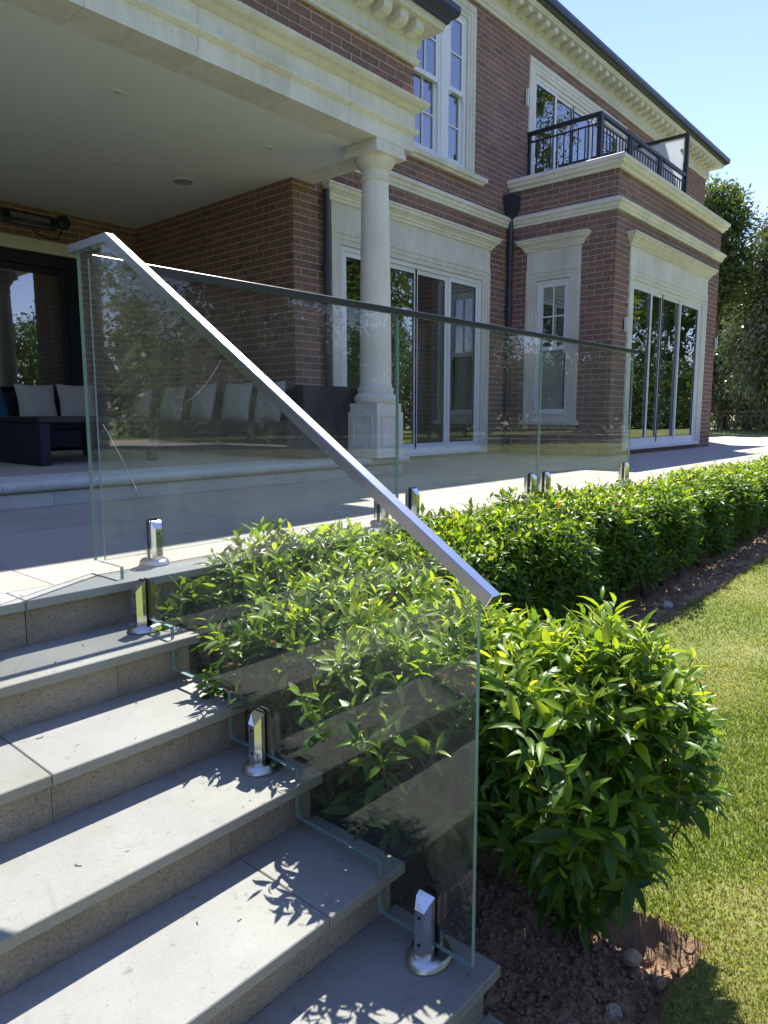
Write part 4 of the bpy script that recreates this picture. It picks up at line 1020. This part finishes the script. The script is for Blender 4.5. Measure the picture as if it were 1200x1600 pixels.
def laurel_shrub(cx, cy, rx, ry, z0, zb, zt, seed, lbl, n_out, n_in, length=.084, tops=.0):
    rng = np.random.default_rng(seed); g0 = float(ground_z(cx, cy))-.08
    root = thing('laurel_shrub', lbl, 'shrub', (cx, cy, g0), 'laurel shrubs planted beside the steps')
    def prof(t): return np.interp(t, [0, .12, .35, .6, .85, 1], [.10, .34, .66, .98, 1.0, .78] if seed == 21 else ([.34, .5, .8, 1.0, .97, .80] if seed == 22 else [.62, .75, .92, 1.0, .97, .80]))
    def side(n, dmin, dmax):
        t = rng.uniform(0, 1, n)**(.62 if seed == 21 else .8); ph = rng.uniform(0, 2*math.pi, n); d = rng.uniform(dmin, dmax, n)
        bump_ = 1+.12*np.sin(3*ph+seed+2*t)+.13*np.sin(5*ph+9*t+seed)+.07*rng.standard_normal(n)
        r = prof(t)*bump_; c, s_ = np.cos(ph), np.sin(ph)
        X = cx+(rx*r-d)*c; Y = cy+(ry*r-d)*s_; Z = zb+(zt-zb-.06)*t+rng.normal(0, .02, n)
        nn = np.stack([c, s_, .25+.9*t], -1); return np.stack([X, Y, Z], -1), norm(nn), d
    def cap(n, dmin, dmax):
        ph = rng.uniform(0, 2*math.pi, n); q = np.sqrt(rng.uniform(0, 1, n)); d = rng.uniform(dmin, dmax, n)
        X = cx+rx*.86*q*np.cos(ph); Y = cy+ry*.86*q*np.sin(ph)
        Z = zt-.10*q**3-d+.05*np.sin(X*13+seed)*np.cos(Y*15)+rng.normal(0, .025, n)
        nn = np.stack([.45*q*np.cos(ph), .45*q*np.sin(ph), np.ones(n)], -1); return np.stack([X, Y, Z], -1), norm(nn), d
    no, ni = int(n_out*.62), int(n_in*.65)
    parts_ = [side(no, -.01, .03), cap(n_out-no, -.03, .03), side(ni, .06, .20), cap(n_in-ni, .06, .22)]
    P = np.concatenate([p[0] for p in parts_]); nn = np.concatenate([p[1] for p in parts_]); d = np.concatenate([p[2] for p in parts_])
    keep = P[:, 0] > XS+.05-.10*(P[:, 2] > -.35); P, nn, d = P[keep], nn[keep], d[keep]
    up = np.clip(nn[:, 2:3], 0, 1); A = norm(nn*.75+np.array([0, 0, .65])+rng.normal(0, .26, P.shape))
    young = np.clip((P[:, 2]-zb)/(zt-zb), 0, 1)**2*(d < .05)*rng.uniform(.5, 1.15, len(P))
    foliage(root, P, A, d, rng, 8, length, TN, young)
    # stems
    for k in range(5 if zb < z0+.35 else 4):
        a = rng.uniform(0, 6.28); mb = MB(); pts = []
        q = rng.uniform(.25, .6)
        for t in np.linspace(0, 1, 7):
            pts.append((cx+.035*math.cos(a)+q*rx*math.cos(a)*t**1.4+rng.normal(0, .008), cy+.035*math.sin(a)+q*ry*math.sin(a)*t**1.4+rng.normal(0, .008), g0-.03+(zt-.12-g0)*t))
        mb.tube(pts, [.012*(1-.7*t) for t in np.linspace(0, 1, 7)], 7); mb.build('stem', M['bark'], root, True)
laurel_shrub(1.67, .775, .30, .27, -.86, -.78, -.11, 21, 'large glossy laurel shrub at the open end of the row above the bare soil', 500, 200)
laurel_shrub(1.66, 1.21, .41, .33, -.86, -.70, -.14, 22, 'laurel shrub second from the lawn corner, seen through the lower glass', 640, 300)
laurel_shrub(1.68, 1.64, .43, .33, -.86, -.80, -.09, 23, 'laurel shrub third from the lawn corner, below the sloping handrail', 640, 420)
laurel_shrub(1.80, 2.0, .48, .22, -.86, -.78, -.01, 24, 'laurel shrub hard against the terrace wall where the two hedge rows meet', 480, 320)
def laurel_hedge():
    rng = np.random.default_rng(31)
    root = thing('laurel_hedge', 'long clipped laurel hedge running along the front of the terrace', 'hedge', (6, 2.0, -.80))
    x0, x1 = 2.15, 15.5
    def xs(n): # denser close to the camera
        u = rng.uniform(0, 1, n); return x0+(x1-x0)*u**1.55
    def top(n, dmin, dmax):
        X = xs(n); Y = rng.uniform(1.80, 2.26, n); d = rng.uniform(dmin, dmax, n)
        Z = -.055+.02*np.sin(X*2.1)+.02*np.sin(X*5.3+Y*9)-.09*np.clip((1.93-Y)/.13, 0, 1)**2-d+rng.normal(0, .018, n)
        nn = np.stack([np.zeros(n), -.5*np.clip((1.95-Y)/.15, 0, 1), np.ones(n)], -1); return np.stack([X, Y, Z], -1), norm(nn), d
    def front(n, dmin, dmax):
        X = xs(n); d = rng.uniform(dmin, dmax, n); t = rng.uniform(0, 1, n); Z = -.66+.58*t
        Y = 1.80+.10*(1-t)**2+.03*np.sin(X*3.3)+.03*np.sin(X*7.1+Z*8)+d+rng.normal(0, .02, n)
        nn = np.stack([np.zeros(n), -np.ones(n), .15+.5*t], -1); return np.stack([X, Y, Z], -1), norm(nn), d
    ps = [top(3000, -.02, .02), front(3000, -.01, .03), top(1600, .05, .14), front(2400, .06, .18)]
    P = np.concatenate([p[0] for p in ps]); nn = np.concatenate([p[1] for p in ps]); d = np.concatenate([p[2] for p in ps])
    k = (P[:, 1] < 2.18) | (P[:, 2] > .0); P, nn, d = P[k], nn[k], d[k]
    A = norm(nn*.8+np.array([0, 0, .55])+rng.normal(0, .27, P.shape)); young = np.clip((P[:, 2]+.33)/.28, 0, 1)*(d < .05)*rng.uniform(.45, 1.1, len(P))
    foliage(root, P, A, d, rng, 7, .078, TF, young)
    for x in np.arange(2.4, 15.3, .42):
        mb = MB(); xx = x+rng.uniform(-.08, .08); g0 = float(ground_z(xx, 2))-.1
        mb.tube([(xx, 2.02, g0), (xx+rng.normal(0, .03), 2.03, g0+.3), (xx+rng.normal(0, .07), 2.02, -.1)], [.02, .015, .008], 6); mb.build('stem', M['bark'], root, True)
laurel_hedge()

# grass blades
def grass():
    rng = np.random.default_rng(41); n = 290000
    u = rng.uniform(0, 1, n); x = 1.25+9*u**2.2; y = rng.uniform(-1.6, 1.72, n)*np.clip(.35+x*.3, 0, 1)+.0
    y = np.where(x < 4, rng.uniform(-.1, 1.72, n), y)
    edge = .02*fbm(x, y, 9, 3, 5); bed = ((x < 1.80+edge) & (y > .475+edge)) | (y > 1.575+.03*fbm(x, y, 9, 3, 2)); px, py, d = screen(np.stack([x, y, ground_z(x, y)], -1))
    k = ~bed & (d > .5) & (px > 700) & (px < 1260) & (py < 1720); x, y, d = x[k], y[k], d[k]; n = len(x)
    dry = np.clip(fbm(x, y, 5, 4, 1.6)*1.5+.30+.5*np.exp(-((x-1.95)**2+(y-.45)**2)/.05), 0, 1)
    h = rng.uniform(.010, .026, n)*(1-.35*dry); w = np.clip(.0011*(1+.25*d), .0013, .0045)
    a = rng.uniform(0, 6.28, n); lean = rng.uniform(.2, 1.3, n)*h; b = a+rng.normal(0, .8, n)
    z = ground_z(x, y)-.002; c, s = np.cos(a), np.sin(a)
    base = np.stack([x, y, z], -1); side = np.stack([-s, c, 0*c], -1)*w[:, None]; dirv = np.stack([np.cos(b)*lean, np.sin(b)*lean, h], -1)
    mid = base+dirv*np.array([.38, .38, .6]); tip = base+dirv
    V = np.stack([base-side, base+side, mid+side*.8, mid-side*.8, tip], 1).reshape(-1, 3)
    F = (np.arange(n)[:, None, None]*5+np.array([(0, 1, 2), (0, 2, 3), (3, 2, 4)])[None]).reshape(-1, 3)
    tint = np.clip(.30+.55*dry*rng.uniform(.3, 1.3, n)+rng.normal(0, .14, n), .01, .99)
    o = np_mesh('grass', V, F, np.repeat(tint, 3), M['grass'], kind='stuff'); o['label'] = 'short green lawn grass with straw coloured patches'
grass()

# soil clods and stones
def clods():
    rng = np.random.default_rng(51)
    ico_v = []; ph = (1+5**.5)/2
    for a in (-1, 1):
        for b in (-ph, ph): ico_v += [(0, a, b), (a, b, 0), (b, 0, a)]
    ico_v = norm(np.array(ico_v)); D2 = np.linalg.norm(ico_v[:, None]-ico_v[None], axis=-1); e = np.min(D2[D2 > .1])*1.05
    fs = [(i, j, k) for i in range(12) for j in range(i+1, 12) for k in range(j+1, 12) if D2[i, j] < e and D2[j, k] < e and D2[i, k] < e]
    fs = np.array([f if np.dot(np.cross(ico_v[f[1]]-ico_v[f[0]], ico_v[f[2]]-ico_v[f[0]]), ico_v[f[0]]) > 0 else (f[0], f[2], f[1]) for f in fs])
    n = 7000; x = 1.27+.60*rng.uniform(0, 1, n)**1; y = rng.uniform(.45, 2.1, n); 
    n2 = 1500; x = np.append(x, 1.9+8*rng.uniform(0, 1, n2)**1.5); y = np.append(y, rng.uniform(1.55, 1.95, n2)); n += n2
    r = .0022+.0085*rng.uniform(0, 1, n)**3.5+.006*(x > 1.9)*rng.uniform(0, 1, n)
    z = ground_z(x, y)-.070+.022*fbm(x, y, 3, 6, 4.0)+.1*r
    V = ico_v[None]*(1+rng.uniform(-.5, .4, (n, 12, 1)))*r[:, None, None]*rng.uniform(.55, 1.3, (n, 1, 3)); V = V+np.stack([x, y, z], -1)[:, None]
    F = (np.arange(n)[:, None, None]*12+fs[None]).reshape(-1, 3)
    o = np_mesh('soil_clods', V.reshape(-1, 3), F, np.zeros(len(F)), M['soil'], kind='stuff'); o['label'] = 'loose crumbs and clods of dry brown soil'
    def stone(name, x, y, r, flat, m, lbl, cat):
        vs = []; 
        rr = np.random.default_rng(int(x*1000)); mb = MB()
        pts = ico_v; sub = [pts]; v = list(map(tuple, pts)); f2 = []
        cache = {}
        def midp(i, j):
            k = (min(i, j), max(i, j))
            if k not in cache: p = np.add(v[i], v[j]); p = p/np.linalg.norm(p); v.append(tuple(p)); cache[k] = len(v)-1
            return cache[k]
        for a, b, c in fs.tolist():
            p, q, s = midp(a, b), midp(b, c), midp(c, a); f2 += [(a, p, s), (p, b, q), (s, q, c), (p, q, s)]
        vs = [tuple(np.array(p)*r*(1+rr.uniform(-.16, .16))*np.array([1, .75, flat])+np.array([x, y, float(ground_z(x, y))-.068+r*flat*.4])) for p in v]
        mb.add(vs, f2); o = mb.build(name, m, None, False); tag(o, lbl, cat)
    stone('garden_stone', 1.50, .585, .026, .7, M['riser'], 'grey stone lying in the soil below the end shrub', 'stone')
    stone('garden_stone', 1.655, .53, .021, .8, M['soil'], 'round earthy stone at the front edge of the soil bed', 'stone')
    stone('garden_stone', 1.70, .62, .030, .55, stone_mat('orange_stone', (.45, .33, .2)), 'flat orange stone beside the shrub trunk', 'stone')
    stone('brick_shard', 1.318, .715, .022, .4, M['brick'], 'broken piece of red brick by the bottom step', 'brick')
    stone('garden_stone', 5.1, 1.74, .05, .6, M['plinth'], 'pale stone in the shaded soil under the long hedge', 'stone')
    stone('garden_stone', 3.75, 1.66, .028, .7, M['plinth'], 'small pale stone on the lawn edge beside the shaded soil', 'stone')
clods()

# ------------------------------------------------------------------ iron fence and trees
FN = thing('iron_fence', 'low black iron estate fence between the terrace and the trees', 'fence', (24, 8, -.12))
fa = np.array([22.6, 3.2]); fb = np.array([23.6, 13.0]); fl = np.linalg.norm(fb-fa); fu = (fb-fa)/fl; fang = math.atan2(fu[1], fu[0])
def fence_piece(name, s0, s1, z0, z1, w):
    a = fa+fu*s0; b = fa+fu*s1; n = np.array([-fu[1], fu[0]])*w; mb = MB()
    q = [a-n, b-n, b+n, a+n]; mb.add([(p[0], p[1], z) for z in (z0, z1) for p in q], [(0, 1, 2, 3), (7, 6, 5, 4)]+[(i, (i+1) % 4, 4+(i+1) % 4, 4+i) for i in range(4)]); return mb.build(name, M['iron'], FN)
for z in (.66, .53, .02): fence_piece('rail', 0, fl, z, z+.022, .012)
for s in np.arange(0, fl, 1.9): fence_piece('post', s, s+.04, -.15, .74, .02)
p0 = fence_piece('baluster', .1, .114, -.02, .60, .007); me = p0.data
for s in np.arange(.24, fl, .14):
    o = bpy.data.objects.new('baluster', me); COL.objects.link(o); o.parent = FN; o.location = (fu[0]*(s-.1), fu[1]*(s-.1), 0)
def crown_leaves(rng, cx, cy, z0, z1, rad, nclump, per, size, cr=(.45, .95), droop=.8):
    C = []
    while len(C) < nclump:
        p = rng.uniform(-1, 1, 3)
        if np.dot(p, p) > 1 or np.dot(p, p) < .12: continue
        t = (p[2]+1)/2; wdt = np.interp(t, [0, .15, .4, .75, 1], [.75, .95, 1.0, .72, .35])
        C.append((cx+p[0]*rad*wdt/max(.35, math.sqrt(1-p[2]**2))*.9, cy+p[1]*rad*wdt/max(.35, math.sqrt(1-p[2]**2))*.9, z0+(z1-z0)*t))
    C = np.array(C); cr_ = rng.uniform(*cr, nclump); n = nclump*per
    dirs = norm(rng.standard_normal((n, 3))); ci = np.repeat(np.arange(nclump), per)
    rr = rng.uniform(.35, 1.0, n)**.6
    P = C[ci]+dirs*(cr_[ci]*rr)[:, None]*np.array([1, 1, .8])
    D = norm(dirs*.6+rng.normal(0, .5, (n, 3))+np.array([0, 0, -droop])); Nn = norm(np.cross(D, norm(rng.standard_normal((n, 3)))))
    L = size*rng.uniform(.6, 1.3, n); tint = np.clip(.45+np.repeat(rng.normal(0, .18, nclump), per)+rng.normal(0, .12, n), .01, .99)
    return P, D, Nn, L, tint, C
T2 = (np.array([(0, 0, 0), (-.2, .45, 0), (.2, .45, 0), (0, 1, -.1)]), np.array([(0, 2, 1), (1, 2, 3)]))
def tree(x, y, zg, z0, z1, rad, seed, lbl, m, nclump, per, size, droop=.8):
    rng = np.random.default_rng(seed); root = thing('tree', lbl, 'tree', (x, y, zg), 'trees beyond the end of the house')
    P, D, Nn, L, tint, C = crown_leaves(rng, x, y, z0, z1, rad, nclump, per, size, droop=droop)
    leaves_mesh('crown', P, D, Nn, L, tint, T2, M[m], root, None)
    mb = MB(); hgt = z0+(z1-z0)*.7-zg; pts = [(x+rng.normal(0, .06)*t*3, y+rng.normal(0, .06)*t*3, zg-.1+hgt*t) for t in np.linspace(0, 1, 8)]
    mb.tube(pts, [.24*(1-.8*t)*rad/2.5 for t in np.linspace(0, 1, 8)], 10); mb.build('trunk', M['bark'], root, True)
    for k in range(14):
        c = C[rng.integers(len(C))]; b = pts[int(np.clip((c[2]-zg)/hgt*5-1, 1, 6))]; mid = (np.array(b)*.5+np.array(c)*.5)+np.array([0, 0, .25])
        mb = MB(); mb.tube([b, tuple(mid), tuple(c)], [.07, .045, .015], 6); mb.build('limb', M['bark'], root, True)
tree(29.0, 5.9, -.1, .1, 8.3, 2.5, 61, 'tall dark drooping evergreen tree filling the right edge behind the iron fence', 'treeleaf', 330, 140, .19)
tree(27.0, 8.3, -.1, 4.2, 8.6, 1.2, 62, 'lighter leafy tree peeping out behind the end of the roof', 'treeleaf2', 150, 130, .17, .3)
tree(32.5, 9.2, -.1, .0, 6.9, 2.4, 63, 'dark tree low down behind the corner of the brick bay', 'treeleaf', 190, 120, .22)
tree(36.5, 7.2, -.1, -.2, 6.0, 3.2, 64, 'shaded bushy tree deep behind the fence', 'treeleaf', 190, 110, .24)
def woodland():
    rng = np.random.default_rng(71); Ps = []
    spots = [(20, -20, 12), (26, -14, 18), (32, -19, 19), (36, -10, 21), (43, -15, 15), (48, -8, 23), (55, -14, 15), (62, -6, 14), (13, -25, 13), (5, -24, 11), (-4, -26, 13), (-14, -22, 12), (-22, -12, 12), (-24, -2, 11), (-26, 8, 12), (70, 4, 14), (40, -26, 16), (-9, 5, 6), (-10, 9.5, 5.5), (-9.5, 14, 6), (-11, 19, 7), (-12, 0, 7), (43, 5, 9), (44, 10.5, 9), (45, 16, 9), (41, .5, 8), (46, 22, 9)]
    for (x, y, h) in spots: Ps.append(crown_leaves(rng, x, y, -.6, h, 3.8, 110, 165, .23, (.7, 1.5), .4)[:5])
    for (x, y, h) in spots: Ps.append(crown_leaves(rng, x, y, -.4, h-1.2, 3.2, 70, 12, .95, (.6, 1.1), .3)[:5])
    for k in range(34):
        a = R(-150+k*5.6); Ps.append(crown_leaves(rng, 24+46*math.cos(a)*(1.1 if k > 20 else 1), -4+28*math.sin(a), -.9, 4.2+3.6*abs(math.sin(k*2.3)), 3.4, 75, 110, .27, (.8, 1.5), .4)[:5]); Ps.append(crown_leaves(rng, 24+48*math.cos(a)*(1.1 if k > 20 else 1), -4+30*math.sin(a), -.9, 3.8+3.4*abs(math.sin(k*2.3)), 3.4, 50, 12, .95, (.8, 1.3), .3)[:5])
    B, D, Nn, L, t = (np.concatenate([p[i] for p in Ps]) for i in range(5))
    o = leaves_mesh('woodland', B, D, Nn, L, t, T2, M['treeleaf2'], None, 'stuff'); o['label'] = 'belt of garden trees across the lawn mirrored in the windows'
woodland()

# dry litter on the treads
def litter():
    rng = np.random.default_rng(81); mb = MB()
    for k in range(70):
        i = int(rng.integers(0, 6)); x = XS-.04-1.9*rng.uniform(0, 1)**1.6
        if i == 0: y, z = rng.uniform(2.2, 2.33), .0
        else: y, z = rng.uniform(NOSE[i][0]+.01, NOSE[i-1][0]+.02), NOSE[i][1]
        a = rng.uniform(0, 6.28); L = rng.uniform(.003, .011); c, s_ = math.cos(a), math.sin(a); q = rng.normal(0, .35)*L
        p = [(x-c*L, y-s_*L, z+.0012), (x-s_*q, y+c*q, z+.0025), (x+c*L, y+s_*L, z+.0012)]
        mb.tube(p, rng.uniform(.0005, .0013), 3)
    o = mb.build('leaf_litter', M['twig'], None, kind='stuff'); o['label'] = 'tiny dry twigs and bits scattered on the stone treads'
litter()
